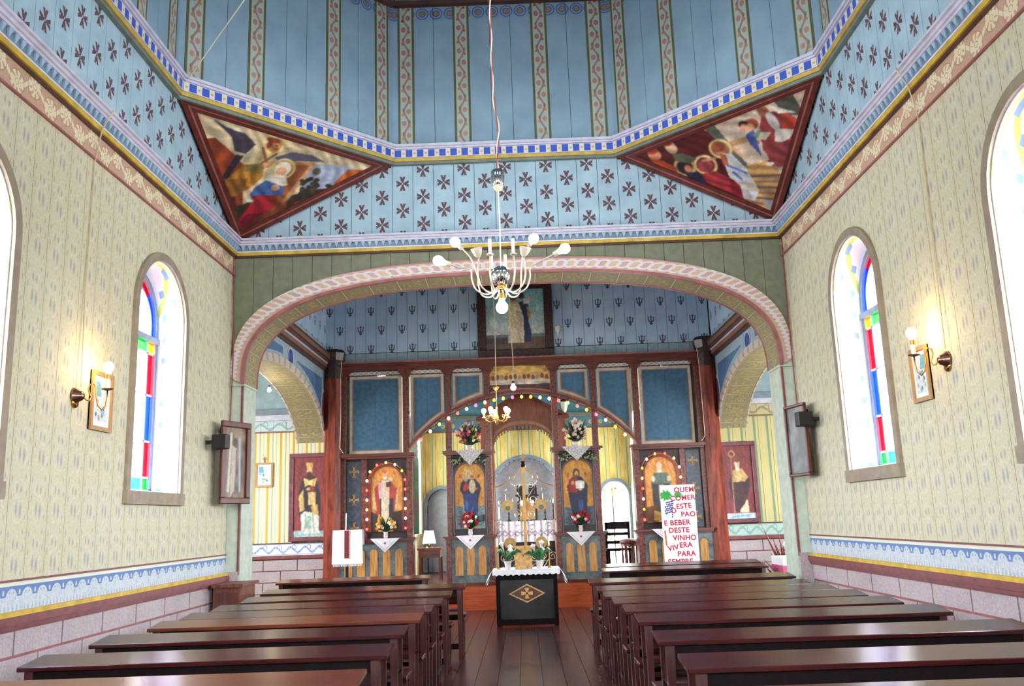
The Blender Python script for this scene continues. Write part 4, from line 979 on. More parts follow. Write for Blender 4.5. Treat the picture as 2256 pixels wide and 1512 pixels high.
# painted band over the gates: a plain frieze of soft colours
pc = Paint(1.12, .49, bg=(206, 170, 92), res=120); pc.poly([(0, .23), (1.12, .23), (1.12, .15), (0, .15)], (206, 190, 180)); pc.poly([(0, .15), (1.12, .15), (1.12, 0), (0, 0)], (86, 56, 54)); pc.mottle(.25, 14)
for i in range(13): pc.ell(.06+i*.083, .275+.01*(i % 3), .035, .05, ((150, 60, 60), (96, 84, 120), (170, 130, 100), (120, 70, 60))[i % 4])
pc.mesh('painted_frieze', BX, -.56, 3.84, .02, ico, mask=lambda x, y: y+3.84 > A(x-.56)+.02, label='soft ochre and red painted band above the gates')
MB(BX).loft([(u, A(u)) for u in us[17:32]], [(u, 4.33) for u in us[17:32]], -.02, .015).build('frieze_board', 'gold_brown', ico)

def arch_icon(B, uc, half, z0, ztop, d, paint, parent, nm, label):
    sp = ztop-half; pts = [(uc-half, z0)]+arch_pts(uc-half, uc+half, sp, half, 20)+[(uc+half, z0)]
    p = MB(B).prism(pts, d-.02, d).build(nm, 'gold_leaf', parent, label=label)
    t = .035; o_ = [(uc-half-t, z0)]+arch_pts(uc-half-t, uc+half+t, sp, half+t, 20)+[(uc+half+t, z0)]; MB(B).loft(pts, o_, d-.02, d+.025).build('icon_moulding', 'icon_wood', p)
    def mask(x, y):
        x -= half; y += z0
        return y < sp or x*x+(y-sp)**2 < half*half
    paint.finish(.04).mesh('painting', B, uc-half, z0, d+.002, p, mask=mask)
    return p
# piers beside the gates
def mother_icon(w, h):
    q = affine3([(345, 1250), (850, 1250), (345, 170)], [(0, 0), (w, 0), (0, h)]); p = Paint(w, h, q, (208, 148, 66), 130); p.mottle(.12, 8)
    p.poly([(345, 870), (500, 870), (520, 1250), (345, 1250)], (128, 146, 150)); p.poly([(715, 890), (850, 880), (850, 1250), (700, 1250)], (136, 160, 164)); p.poly([(700, 1060), (850, 1020), (850, 1130), (700, 1160)], (40, 40, 54))
    for i in range(26): p.line([(360+RNG.random()*130, 890+i*13), (400+RNG.random()*90, 905+i*13)], 12, (70, 84, 96))
    for i in range(20): p.line([(720+RNG.random()*60, 900+i*16), (770+RNG.random()*70, 890+i*16)], 10, (96, 120, 130))
    p.poly([(500, 440), (690, 440), (770, 520), (790, 610), (740, 760), (725, 1040), (640, 1090), (510, 1060), (480, 700), (425, 610), (450, 500)], (42, 36, 62)); p.poly([(490, 680), (720, 690), (715, 1060), (520, 1060)], (36, 52, 104)); p.poly([(500, 780), (570, 800), (560, 950), (520, 930)], (46, 90, 160)); p.line([(640, 900), (620, 1040)], 18, (60, 110, 180))
    p.poly([(480, 580), (540, 470), (600, 600), (480, 640)], (176, 40, 40)); p.poly([(700, 570), (765, 590), (700, 640)], (176, 44, 40)); p.ell(580, 355, 60, 90, (196, 176, 140)); p.ell(582, 370, 34, 52, (206, 158, 120)); p.ell(530, 430, 40, 60, (176, 160, 140))
    p.ell(640, 560, 62, 130, (196, 184, 150)); p.ell(640, 420, 34, 40, (206, 152, 110)); p.ell(640, 395, 34, 22, (140, 96, 60)); p.ell(690, 600, 26, 22, (206, 150, 110)); p.ell(440, 390, 26, 40, (196, 110, 60)); p.ell(755, 390, 24, 34, (180, 60, 40)); return p
def book_icon(w, h):
    q = affine3([(1540, 1620), (1840, 1620), (1540, 1040)], [(0, 0), (w, 0), (0, h)]); p = Paint(w, h, q, (206, 144, 60), 130); p.mottle(.12, 8)
    p.poly([(1540, 1460), (1640, 1460), (1660, 1620), (1540, 1620)], (110, 130, 142)); p.poly([(1760, 1455), (1840, 1455), (1840, 1620), (1740, 1620)], (96, 110, 124))
    for i in range(14): p.line([(1545+RNG.random()*40, 1470+i*11), (1600+RNG.random()*40, 1474+i*11)], 7, (60, 74, 90)); p.line([(1760+RNG.random()*20, 1470+i*11), (1800+RNG.random()*30, 1465+i*11)], 7, (50, 60, 76))
    p.poly([(1640, 1200), (1730, 1195), (1790, 1270), (1780, 1400), (1765, 1620), (1640, 1620), (1600, 1400), (1580, 1280)], (34, 34, 66)); p.poly([(1600, 1220), (1690, 1195), (1680, 1340), (1590, 1330)], (150, 36, 36)); p.poly([(1690, 1400), (1740, 1400), (1735, 1540), (1690, 1540)], (40, 70, 130)); p.poly([(1715, 1480), (1760, 1480), (1750, 1620), (1705, 1620)], (110, 40, 44))
    p.ell(1680, 1165, 36, 50, (70, 44, 36)); p.ell(1682, 1172, 21, 34, (196, 140, 96)); p.ell(1684, 1196, 16, 16, (90, 56, 40)); p.poly([(1668, 1235), (1712, 1228), (1716, 1300), (1670, 1300)], (214, 208, 196)); p.poly([(1714, 1228), (1762, 1238), (1755, 1300), (1716, 1300)], (222, 218, 206)); p.ell(1640, 1250, 18, 22, (206, 150, 110)); p.ell(1715, 1310, 22, 12, (206, 150, 110)); p.ell(1595, 1178, 11, 18, (184, 90, 40)); p.ell(1770, 1172, 11, 18, (184, 90, 40)); return p
for s, pf_, lab in ((-1, mother_icon, 'gold icon of a robed mother holding a child'), (1, book_icon, 'gold icon of a bearded figure holding an open book')):
    c = s*.975
    k = MB(BX); k.box(c-.47, c+.47, 2.745, 2.79, -.2, .20); k.box(c-.44, c+.44, 2.715, 2.745, -.2, .17); k.build('pier_cap', 'icon_wood_h', ico)
    MB(BX).box(c-.40, c+.40, 1.28, 2.715, -.2, .02).build('pier_back', 'dark_board', ico)
    for e in (-1, 1):
        MB(BX).box(c+e*.36-.05, c+e*.36+.05, 1.28, 2.715, -.2, .14).build('pier_column', 'speckle_wood', ico, bevel=.008); MB(BX).box(c+e*.298-.008, c+e*.298+.008, 1.28, 2.715, 0, .10).build('pier_fillet', 'grey_blue', ico)
    arch_icon(BX, c, .265, 1.40, 2.57, .05, pf_(.53, 1.17), ico, 'icon', lab)
    k = MB(BX); k.box(c-.48, c+.48, 1.25, 1.28, -.2, .30); k.box(c-.45, c+.45, 1.22, 1.25, -.2, .27); k.build('pier_ledge', 'icon_wood_h', ico)
    MB(BX).box(c-.36, c+.36, PLAT, 1.22, -.2, .19).build('pier_base', 'grey_marble', ico)
    for e in (-1, 1): MB(BX).box(c+e*.385-.045, c+e*.385+.045, PLAT, 1.22, -.2, .23).build('base_post', 'speckle_wood', ico)
    for e in (-.205, 0, .205): MB(BX).prism([(c+e-.068, .60)]+arch_pts(c+e-.068, c+e+.068, 1.03, .068, 10)+[(c+e+.068, .60)], .185, .202).build('base_panel', 'yellow_grain', ico)
# side bays with icons ringed by bulbs
def bishop_icon(w, h):
    q = affine3([(1215, 1130), (1480, 1130), (1215, 480)], [(0, 0), (w, 0), (0, h)]); p = Paint(w, h, q, (204, 142, 70), 120); p.mottle(.10, 8)
    p.ell(1332, 545, 58, 60, (216, 150, 50)); p.ell(1332, 575, 26, 42, (214, 170, 130)); p.ell(1332, 525, 30, 20, (206, 110, 90)); p.ell(1333, 600, 18, 22, (220, 214, 204)); p.poly([(1300, 610), (1365, 610), (1430, 700), (1440, 900), (1400, 960), (1260, 960), (1235, 900), (1245, 700)], (168, 66, 56))
    p.poly([(1290, 800), (1400, 800), (1400, 1060), (1290, 1060)], (50, 44, 54)); p.poly([(1300, 620), (1370, 620), (1362, 1080), (1302, 1080)], (214, 190, 166)); p.ell(1375, 610, 24, 22, (230, 200, 180)); p.poly([(1340, 640), (1380, 635), (1380, 690), (1340, 690)], (90, 50, 50)); p.poly([(1275, 640), (1300, 640), (1305, 800), (1280, 800)], (214, 170, 180)); p.poly([(1430, 720), (1450, 900), (1410, 930)], (206, 170, 120)); p.poly([(1240, 720), (1225, 900), (1262, 930)], (206, 170, 120))
    p.ell(1252, 550, 18, 22, (190, 110, 90)); p.ell(1412, 545, 18, 22, (190, 90, 60)); p.poly([(1215, 930), (1270, 960), (1270, 1130), (1215, 1130)], (70, 40, 40)); p.poly([(1400, 940), (1480, 920), (1480, 1130), (1400, 1130)], (58, 32, 34)); return p
def monk_icon(w, h):
    q = affine3([(240, 1080), (490, 1080), (240, 415)], [(0, 0), (w, 0), (0, h)]); p = Paint(w, h, q, (212, 146, 70), 120); p.mottle(.10, 8)
    p.ell(360, 505, 46, 56, (206, 122, 60)); p.ell(360, 510, 30, 44, (222, 190, 160)); p.ell(360, 560, 26, 18, (222, 214, 200)); p.poly([(310, 580), (420, 580), (450, 660), (430, 720), (290, 720), (290, 650)], (92, 110, 104)); p.poly([(290, 690), (430, 690), (430, 1000), (300, 1000)], (74, 70, 78)); p.ell(305, 640, 22, 30, (226, 196, 160)); p.ell(432, 640, 22, 30, (226, 196, 160)); p.poly([(345, 700), (385, 700), (380, 1000), (350, 1000)], (206, 160, 140))
    p.ell(268, 515, 18, 24, (216, 130, 100)); p.ell(445, 505, 20, 24, (216, 140, 110)); p.poly([(240, 930), (330, 900), (330, 1080), (240, 1080)], (110, 70, 40)); p.poly([(300, 960), (350, 980), (350, 1070), (290, 1060)], (190, 150, 90)); return p
for s, pf_, lab in ((-1, bishop_icon, 'gold icon of a figure in red and white vestments'), (1, monk_icon, 'gold icon of a haloed figure in grey robes')):
    def X(a, b): return sorted((s*a, s*b))
    k = MB(BX); k.box(*X(3.30, 1.96), 2.735, 2.79, -.1, .20); k.box(*X(3.28, 1.99), 2.70, 2.735, -.1, .16); k.build('bay_cap', 'icon_wood_h', ico)
    MB(BX).box(*X(3.33, 2.0), PLAT, 2.70, -.1, .0).build('bay_back', 'dark_board', ico)
    for a, b, d in ((3.33, 3.22, .10), (2.94, 2.84, .08), (2.11, 2.0, .12)): MB(BX).box(*X(a, b), 1.28, 2.70, -.05, d).build('bay_column', 'speckle_wood', ico, bevel=.006)
    g = MB(BX).box(*X(3.20, 2.95), 1.30, 2.66, 0, .03).build('cross_panel', 'grey_marble_blue', ico, label='blue grey panel with three gold crosses')
    for zc in (2.48, 1.98, 1.48):
        m = MB(BX); c = s*3.075
        for (uu, vv, ru, rv) in ((0, 0, .012, .10), (0, .0, .085, .012), (0, .09, .03, .012), (0, -.09, .03, .012), (.08, 0, .010, .03), (-.08, 0, .010, .03)): m.box(c+uu-ru, c+uu+ru, zc+vv-rv, zc+vv+rv, .03, .036)
        m.ring = None; m.build('gold_cross', 'gold_leaf', g)
    arch_icon(BX, s*2.475, .285, 1.40, 2.56, .05, pf_(.57, 1.16), ico, 'icon', lab)
    m = MB(BX); i_ = [(s*2.475-.33, 1.40)]+arch_pts(s*2.475-.33, s*2.475+.33, 2.275, .33, 20)+[(s*2.475+.33, 1.40)]; o_ = [(s*2.475-.36, 1.40)]+arch_pts(s*2.475-.36, s*2.475+.36, 2.275, .36, 20)+[(s*2.475+.36, 1.40)]
    m.loft(i_, o_, .0, .03); m.build('icon_outer_rim', 'step_orange', ico)
    k = MB(BX); k.box(*X(3.32, 1.94), 1.245, 1.28, -.1, .30); k.box(*X(3.32, 1.97), 1.21, 1.245, -.1, .26); k.build('bay_ledge', 'icon_wood_h', ico)
    MB(BX).box(*X(3.30, 2.06), PLAT, 1.21, -.1, .20).build('bay_base', 'grey_marble', ico); MB(BX).box(*X(2.10, 1.99), PLAT, 1.21, -.1, .24).build('base_post', 'speckle_wood', ico)
    for i in range(5):
        c = s*(2.24+.225*i); MB(BX).prism([(c-.068, .58)]+arch_pts(c-.068, c+.068, 1.03, .068, 10)+[(c+.068, .58)], .195, .212).build('base_panel', 'yellow_grain', ico)
# marbled corner columns
for s in (-1, 1):
    c = s*3.44; k = thing('corner_column', BX((c, PLAT, .12)), 'red marbled column with dark flared capital at the %s end of the icon screen' % ('left' if s < 0 else 'right'), 'column')
    MB(BX).prism([(c+.16*math.cos(math.pi/8+i*math.pi/4), 0) for i in range(1)]+[(c, 0), (c, 0)], 0, 0) if False else None
    oc = lambda r: [(r*math.cos(math.pi/8+i*math.pi/4), r*math.sin(math.pi/8+i*math.pi/4)) for i in range(8)]
    def octa(z0, z1, r0, r1, nm, mt):
        p = BX((c, 0, .12)); MB().add([(p.x+x, p.y+y, z0) for x, y in oc(r0)]+[(p.x+x, p.y+y, z1) for x, y in oc(r1)], [list(range(8))[::-1], list(range(8, 16))]+[[i, (i+1) % 8, 8+(i+1) % 8, 8+i] for i in range(8)]).build(nm, mt, k)
    octa(PLAT, PLAT+.12, .19, .19, 'plinth', 'icon_wood'); octa(PLAT+.12, 4.18, .165, .155, 'shaft', 'red_marble'); octa(4.18, 4.42, .15, .15, 'neck', 'dark_frame'); octa(4.42, 4.52, .15, .20, 'capital', 'dark_board'); octa(4.52, 4.66, .20, .23, 'capital', 'dark_frame'); octa(4.66, 4.72, .23, .20, 'capital', 'dark_board')
    for e in (-s,): q_ = BX((c+e*.165, 0, .28)); MB().tube([(q_.x+e*.02, q_.y, 4.5), (q_.x, q_.y, 4.2), (q_.x+.006, q_.y, 3.4), (q_.x-e*.01, q_.y, 2.9), (q_.x+e*.05, q_.y, 2.81)], .006, 5).build('white_cord', 'cord_white', k)

# royal gates: gilded edge, scroll grille, round medallions
gt = thing('royal_gates', BX((0, PLAT, .0)), 'pair of gilded scrollwork gates with round medallions in the middle of the screen', 'gate')
def GZ(u): return 2.12+.36*(1-min(1, abs(u)/.53))**1.7
gs = [-.53+1.06*i/40 for i in range(41)]
MB(BX).tube([(u, GZ(u), .02) for u in gs], .010, 8).build('gilded_edge', 'gold_leaf', gt)
MB(BX).box(-.027, .027, PLAT+.03, 2.46, 0, .05).build('meeting_stile', 'gold_leaf', gt); MB(BX).lathe((0, 2.46, .02), [(.03, 0), (.05, .03), (.03, .08), (.05, .1), (.0, .12)], 10, (0, 1, 0)).build('crown', 'dark_bronze', gt)
m = MB(BX); m.box(-.012, .012, 2.57, 2.72, .01, .03); m.box(-.05, .05, 2.63, 2.655, .01, .03); m.build('cross', 'gold_leaf', gt)
for s in (-1, 1):
    lf = MB(BX).box(*sorted((s*.528, s*.54)), PLAT+.03, 2.12, 0, .03).build('leaf_stile', 'gold_leaf', gt); MB(BX).box(*sorted((s*.03, s*.54)), PLAT+.03, PLAT+.06, 0, .04).build('bottom_rail', 'gold_leaf', gt)
    random.seed(3)
    for (cx, cz, r, t, a0) in ((.16, .66, .10, 1.5, 0), (.40, .66, .10, 1.5, 2), (.28, .86, .09, 1.4, 1), (.12, 1.38, .09, 1.5, 3), (.42, 1.38, .09, 1.5, 0), (.13, 1.62, .09, 1.5, 1), (.40, 1.86, .10, 1.6, 4), (.15, 1.88, .10, 1.6, 2), (.13, 2.14, .08, 1.5, 0), (.36, 2.06, .05, 1.4, 1), (.22, 2.28, .06, 1.5, 2)):
        m = MB(BX); m.tube([(s*p, q, .02) for p, q in spiral(cx, cz, r, t, a0, 1)], .009, 6)
        m.tube([(s*(cx+r*math.cos(a0)), cz+r*math.sin(a0), .02), (s*(cx+r*math.cos(a0)*1.3+.02), cz+r*1.2, .02), (s*(cx+.02), cz+r*1.9, .02)], .009, 6); m.build('scroll', 'silver_paint', gt)
    pass
    for cx, cz in ((.30, 1.78), (.28, 1.12)):
        d = MB(BX).lathe((s*cx, cz, .03), [(.105, -.008), (.105, .008), (.0, .008)], 20, (0, 0, 1)).build('medallion', 'gold_leaf', gt)
        q = Paint(.19, .19, bg=(204, 164, 84), res=36); q.ell(.095, .11, .03, .04, (214, 176, 140)); q.ell(.095, .05, .05, .05, (96, 124, 100) if cz > 1.5 else (80, 130, 110)); q.ell(.12, .05, .02, .04, (150, 90, 70)); q.mesh('painting', BX, s*cx-.095, cz-.095, .040, d, mask=lambda x, y: (x-.095)**2+(y-.095)**2 < .092**2)
# big framed picture standing on the beam
fp = thing('framed_picture', BX((-.05, 4.475, .06)), 'large dark framed painting of two robed figures standing on the icon screen beam', 'picture')
u0, u1, z0, z1 = -.755, .655, 4.478, 5.95
MB(BX).box(u0, u1, z0, z1, .02, .05).build('backing', 'dark_board', fp)
for a, b, c, d in ((u0, u1, z0, z0+.16), (u0, u1, z1-.16, z1), (u0, u0+.16, z0+.16, z1-.16), (u1-.16, u1, z0+.16, z1-.16)): MB(BX).box(a, b, c, d, .03, .10).build('frame_bar', 'dark_frame', fp, bevel=.012)
q = Paint(1.10, 1.16, affine3([(185, 945), (880, 940), (180, 100)], [(0, 0), (1.10, 0), (0, 1.16)]), (196, 190, 186), 130); q.grad(0, 1.16, (216, 196, 190), (120, 180, 190)); q.mottle(.08, 7)
q.poly([(180, 735), (880, 720), (880, 770), (180, 780)], (96, 116, 136)); q.poly([(180, 775), (880, 765), (880, 945), (180, 945)], (104, 80, 72)); q.poly([(180, 800), (450, 780), (450, 860), (180, 860)], (76, 66, 66)); q.poly([(440, 300), (560, 280), (620, 360), (640, 560), (625, 850), (440, 850), (455, 600), (430, 420)], (214, 198, 166)); q.poly([(540, 400), (620, 420), (600, 720), (560, 640)], (190, 170, 150)); q.ell(520, 240, 46, 60, (190, 150, 120)); q.ell(515, 215, 50, 40, (120, 84, 60))
q.poly([(580, 290), (640, 250), (690, 320), (690, 560), (720, 700), (710, 830), (640, 840), (630, 480)], (46, 52, 84)); q.ell(610, 190, 40, 48, (60, 54, 62)); q.poly([(630, 240), (720, 215), (700, 300), (630, 310)], (214, 206, 196)); q.line([(710, 250), (765, 200)], 22, (206, 166, 130)); q.poly([(670, 330), (725, 440), (700, 520), (680, 480)], (170, 130, 90)); q.line([(470, 330), (545, 600), (600, 840)], 10, (176, 160, 140)); q.line([(470, 700), (450, 840)], 9, (170, 150, 130))
q.finish(.07).mesh('canvas', BX, u0+.155, z0+.155, .055, fp)
# ------------------------------------------------------------------ painted corner triangles under the drum
def tri_picture(P0, P1, PC, name, label, painter):
    P0, P1, PC = Vector(P0), Vector(P1), Vector(PC); u = (P1-P0).normalized(); mid = (P0+P1)/2; v = (mid-PC); H = v.length; v.normalize(); n = u.cross(v)
    B = Basis(P0, u, v, n); L = (P1-P0).length
    t = thing(name, PC, label, 'painting', 'corner paintings under the drum')
    tri = [(0, 0), (L, 0), (L/2, -H)]; MB(B).prism(tri, -.03, .0).build('panel', 'dark_board', t)
    def inset(k):                                     # shrink the triangle by distance k
        s = math.hypot(L/2, H); ins = (L*H)/(L+2*s); f = 1-k/ins; cx, cy = L/2, -ins
        return [(cx+(x-cx)*f, cy+(y-cy)*f) for x, y in tri]
    for k0, k1, d, mt, nm in ((0, .055, .035, 'red_frame', 'frame_bar'), (.055, .075, .028, 'rose_trim', 'frame_bead'), (.075, .12, .022, 'red_frame', 'frame_bar')):
        a, b = inset(k0), inset(k1)
        for i in range(3): MB(B).prism([a[i], a[(i+1) % 3], b[(i+1) % 3], b[i]], 0, d).build(nm, mt, t)
    c = inset(.11); p = painter(L, H).finish(.20)
    def mask(x, y):
        y = y-H; s = [(c[(i+1) % 3][0]-c[i][0])*(y-c[i][1])-(c[(i+1) % 3][1]-c[i][1])*(x-c[i][0]) for i in range(3)]
        return all(q <= 0 for q in s) or all(q >= 0 for q in s)
    p.mesh('canvas', B, 0, -H, .004, t, mask=mask)
    return t
plain('red_frame', (104, 48, 40), .4, var=.15)
def paint_left(L, H):
    p = Paint(L, H, affine3([(935, 470), (2192, 900), (1300, 1320)], [(0, H), (L, H), (L/2, 0)]), (206, 186, 148), 300); p.mottle(.10, 14)
    for i in range(40): p.ell(1050+RNG.random()*1000, 560+RNG.random()*330, 40+50*RNG.random(), 14+16*RNG.random(), ((224, 210, 178), (190, 172, 140), (212, 196, 160))[i % 3])
    p.poly([(1040, 700), (1130, 690), (1240, 790), (1300, 860), (1320, 1290), (1250, 1250), (1140, 950)], (140, 62, 38)); p.ell(1120, 790, 70, 60, (160, 74, 44)); p.poly([(1180, 930), (1260, 960), (1300, 1290), (1230, 1200)], (90, 44, 34))
    p.poly([(1250, 1100), (1560, 1060), (1760, 1040), (1300, 1330)], (98, 54, 38)); p.poly([(1440, 1130), (1600, 1090), (1560, 1190), (1400, 1260)], (124, 66, 42))
    p.poly([(1110, 590), (1190, 640), (1290, 680), (1350, 740), (1300, 790), (1240, 770), (1215, 690)], (70, 64, 78)); p.poly([(1250, 790), (1290, 800), (1210, 930), (1180, 920)], (52, 46, 58)); p.poly([(1460, 820), (1560, 795), (1680, 820), (1760, 865), (1600, 850), (1470, 860)], (96, 92, 110))
    p.poly([(1600, 860), (1900, 900), (2060, 950), (1850, 1040), (1640, 1030)], (168, 178, 200)); p.poly([(1840, 1000), (1910, 920), (2100, 940), (1960, 1010), (1860, 1030)], (190, 96, 40)); p.poly([(1580, 1060), (1700, 1030), (1870, 1030), (1700, 1130), (1560, 1180)], (70, 48, 40)); p.poly([(1620, 1100), (1720, 1080), (1700, 1120), (1560, 1180)], (150, 74, 60))
    p.poly([(1540, 850), (1700, 870), (1640, 960), (1560, 1110), (1480, 1150), (1500, 980)], (150, 88, 52)); p.line([(1690, 880), (1560, 1080)], 22, (196, 150, 104)); p.line([(1560, 860), (1690, 872)], 18, (190, 130, 84))
    for i in range(30): p.ell(1640+RNG.random()*110, 960+RNG.random()*110, 16, 14, (44, 48, 40) if i % 2 else (66, 60, 44))
    p.ell(1720, 920, 26, 26, (90, 90, 70)); p.ell(1810, 1015, 24, 14, (50, 54, 44))
    p.poly([(1290, 800), (1380, 750), (1440, 780), (1480, 840), (1420, 880), (1300, 860)], (196, 182, 140)); p.poly([(1290, 850), (1420, 850), (1400, 940), (1330, 1000), (1240, 1040), (1200, 940)], (176, 122, 50)); p.poly([(1200, 930), (1330, 930), (1300, 1020), (1240, 1040)], (140, 92, 44)); p.poly([(1310, 850), (1420, 860), (1390, 910), (1310, 890)], (120, 104, 60))
    p.ring(1452, 745, 55, 6, (226, 196, 120)); p.ell(1452, 750, 42, 44, (190, 130, 84)); p.ell(1445, 722, 40, 17, (130, 66, 40)); p.ell(1425, 745, 14, 26, (130, 66, 40)); p.line([(1462, 752), (1470, 756)], 8, (90, 50, 36)); p.line([(1462, 772), (1476, 772)], 6, (140, 60, 50)); p.line([(1390, 760), (1430, 870)], 12, (150, 84, 50)); p.line([(1470, 800), (1390, 850)], 10, (140, 84, 54)); p.line([(1420, 860), (1490, 850)], 26, (206, 150, 110))
    p.ring(1520, 890, 60, 6, (216, 196, 130)); p.ell(1520, 890, 48, 52, (222, 212, 192)); p.ell(1512, 905, 28, 34, (206, 150, 116)); p.poly([(1440, 920), (1540, 930), (1560, 990), (1480, 1000), (1420, 960)], (220, 210, 190)); p.poly([(1370, 990), (1430, 950), (1540, 1000), (1540, 1050), (1370, 1060), (1345, 1030)], (70, 100, 160)); p.ell(1490, 1000, 26, 22, (210, 160, 124))
    p.poly([(1360, 1040), (1500, 1045), (1520, 1090), (1460, 1150), (1330, 1230), (1290, 1200), (1340, 1110)], (168, 36, 50)); p.poly([(1340, 1150), (1440, 1150), (1330, 1240), (1290, 1210)], (110, 24, 40)); p.poly([(1260, 1100), (1370, 1070), (1300, 1170), (1270, 1160)], (60, 54, 44)); p.line([(1360, 1070), (1340, 1060)], 20, (220, 216, 206)); p.line([(1490, 1060), (1540, 1120)], 30, (120, 60, 36)); return p
def paint_right(L, H):
    p = Paint(L, H, affine3([(50, 830), (1200, 345), (935, 1190)], [(0, H), (L, H), (L/2, 0)]), (86, 28, 28), 300); p.mottle(.18, 12)
    p.poly([(560, 640), (640, 610), (860, 520), (930, 500), (1120, 420), (1100, 640), (900, 830), (790, 860), (650, 700)], (206, 186, 166)); p.poly([(590, 650), (640, 620), (800, 850), (770, 870)], (96, 100, 90)); p.poly([(690, 730), (830, 680), (840, 710), (700, 760)], (190, 150, 110)); p.poly([(960, 490), (1050, 450), (1110, 560), (1010, 570)], (84, 84, 76)); p.poly([(1050, 450), (1130, 410), (1110, 520)], (206, 180, 160))
    p.poly([(760, 870), (900, 820), (1010, 870), (960, 1110), (900, 1130), (760, 1060)], (196, 150, 96))
    for k in range(6): p.line([(800, 920+k*32), (990, 900+k*38)], 12, (140, 110, 96) if k % 2 else (106, 90, 100))
    p.poly([(860, 1060), (960, 1060), (920, 1130), (880, 1110)], (176, 170, 176))
    p.poly([(900, 560), (1010, 540), (1080, 600), (1060, 640), (1040, 800), (960, 850), (890, 760), (880, 640)], (150, 62, 60)); p.poly([(1000, 540), (1080, 590), (1060, 650), (1000, 640)], (176, 66, 54)); p.poly([(930, 510), (1030, 540), (1070, 550), (980, 560)], (226, 216, 200)); p.ell(905, 550, 30, 36, (150, 90, 66)); p.ell(950, 600, 26, 60, (206, 200, 196)); p.poly([(960, 640), (1060, 640), (1030, 690), (950, 740)], (214, 206, 196)); p.poly([(860, 660), (940, 660), (890, 730), (850, 730)], (206, 200, 180)); p.ell(850, 725, 30, 18, (170, 100, 70)); p.ell(940, 740, 26, 24, (160, 90, 64)); p.poly([(880, 700), (1040, 720), (1020, 860), (930, 850)], (150, 66, 70)); p.ell(920, 840, 24, 12, (210, 196, 190)); p.ell(985, 870, 26, 22, (206, 190, 180))
    p.ell(840, 620, 40, 34, (150, 76, 54)); p.ell(800, 625, 26, 26, (60, 36, 40)); p.ell(802, 640, 22, 24, (206, 150, 116)); p.ell(836, 636, 20, 26, (214, 160, 120)); p.poly([(805, 680), (850, 650), (880, 800), (820, 720)], (70, 90, 160)); p.poly([(840, 680), (890, 640), (870, 700)], (130, 150, 130))
    p.ring(664, 765, 52, 8, (226, 200, 140)); p.ell(664, 765, 44, 44, (196, 130, 90)); p.ell(652, 755, 40, 36, (150, 84, 56)); p.poly([(660, 790), (720, 790), (790, 870), (850, 1000), (820, 1070), (740, 1050), (690, 920)], (214, 212, 212)); p.line([(690, 860), (790, 900)], 12, (90, 110, 190)); p.line([(720, 900), (760, 940)], 12, (90, 110, 190)); p.line([(770, 960), (800, 1050)], 14, (180, 180, 190)); p.poly([(655, 790), (690, 800), (700, 860), (670, 860)], (170, 96, 64)); p.line([(735, 760), (775, 800)], 18, (206, 150, 110)); p.poly([(740, 960), (830, 960), (850, 1010), (770, 1010)], (200, 190, 180))
    p.ring(570, 865, 56, 8, (226, 200, 140)); p.ell(570, 870, 46, 46, (150, 60, 60)); p.poly([(540, 920), (620, 900), (720, 950), (760, 1060), (640, 1010), (560, 970)], (158, 46, 52)); p.poly([(690, 930), (750, 980), (760, 1070), (700, 1030)], (130, 24, 34))
    p.ring(450, 885, 52, 8, (220, 190, 120)); p.ell(440, 890, 30, 40, (36, 28, 36)); p.ell(470, 895, 24, 30, (176, 110, 80)); p.poly([(440, 920), (520, 910), (570, 990), (470, 950)], (40, 36, 66))
    p.ell(288, 820, 40, 38, (206, 130, 96)); p.ell(278, 795, 36, 24, (176, 66, 50)); p.poly([(260, 850), (330, 850), (400, 890), (400, 930), (270, 880)], (176, 66, 36)); p.ell(390, 770, 34, 44, (210, 170, 140)); p.ell(372, 745, 32, 20, (150, 60, 44)); p.poly([(390, 810), (450, 800), (530, 830), (480, 860), (400, 850)], (96, 100, 76)); p.line([(560, 840), (625, 822)], 16, (206, 150, 120)); return p
h_ = OCT_H
tri_picture((-W+.02, DC+h_, 6.16), (-h_, D1-.02, 6.16), (-W+.03, D1-.03, 5.17), 'corner_painting', 'triangular painting of a winged angel beside a veiled seated woman, upper left corner', paint_left)
tri_picture((h_, D1-.02, 6.16), (W-.02, DC+h_, 6.16), (W-.03, D1-.03, 5.17), 'corner_painting', 'triangular painting of a white robed figure before a bearded priest, upper right corner', paint_right)

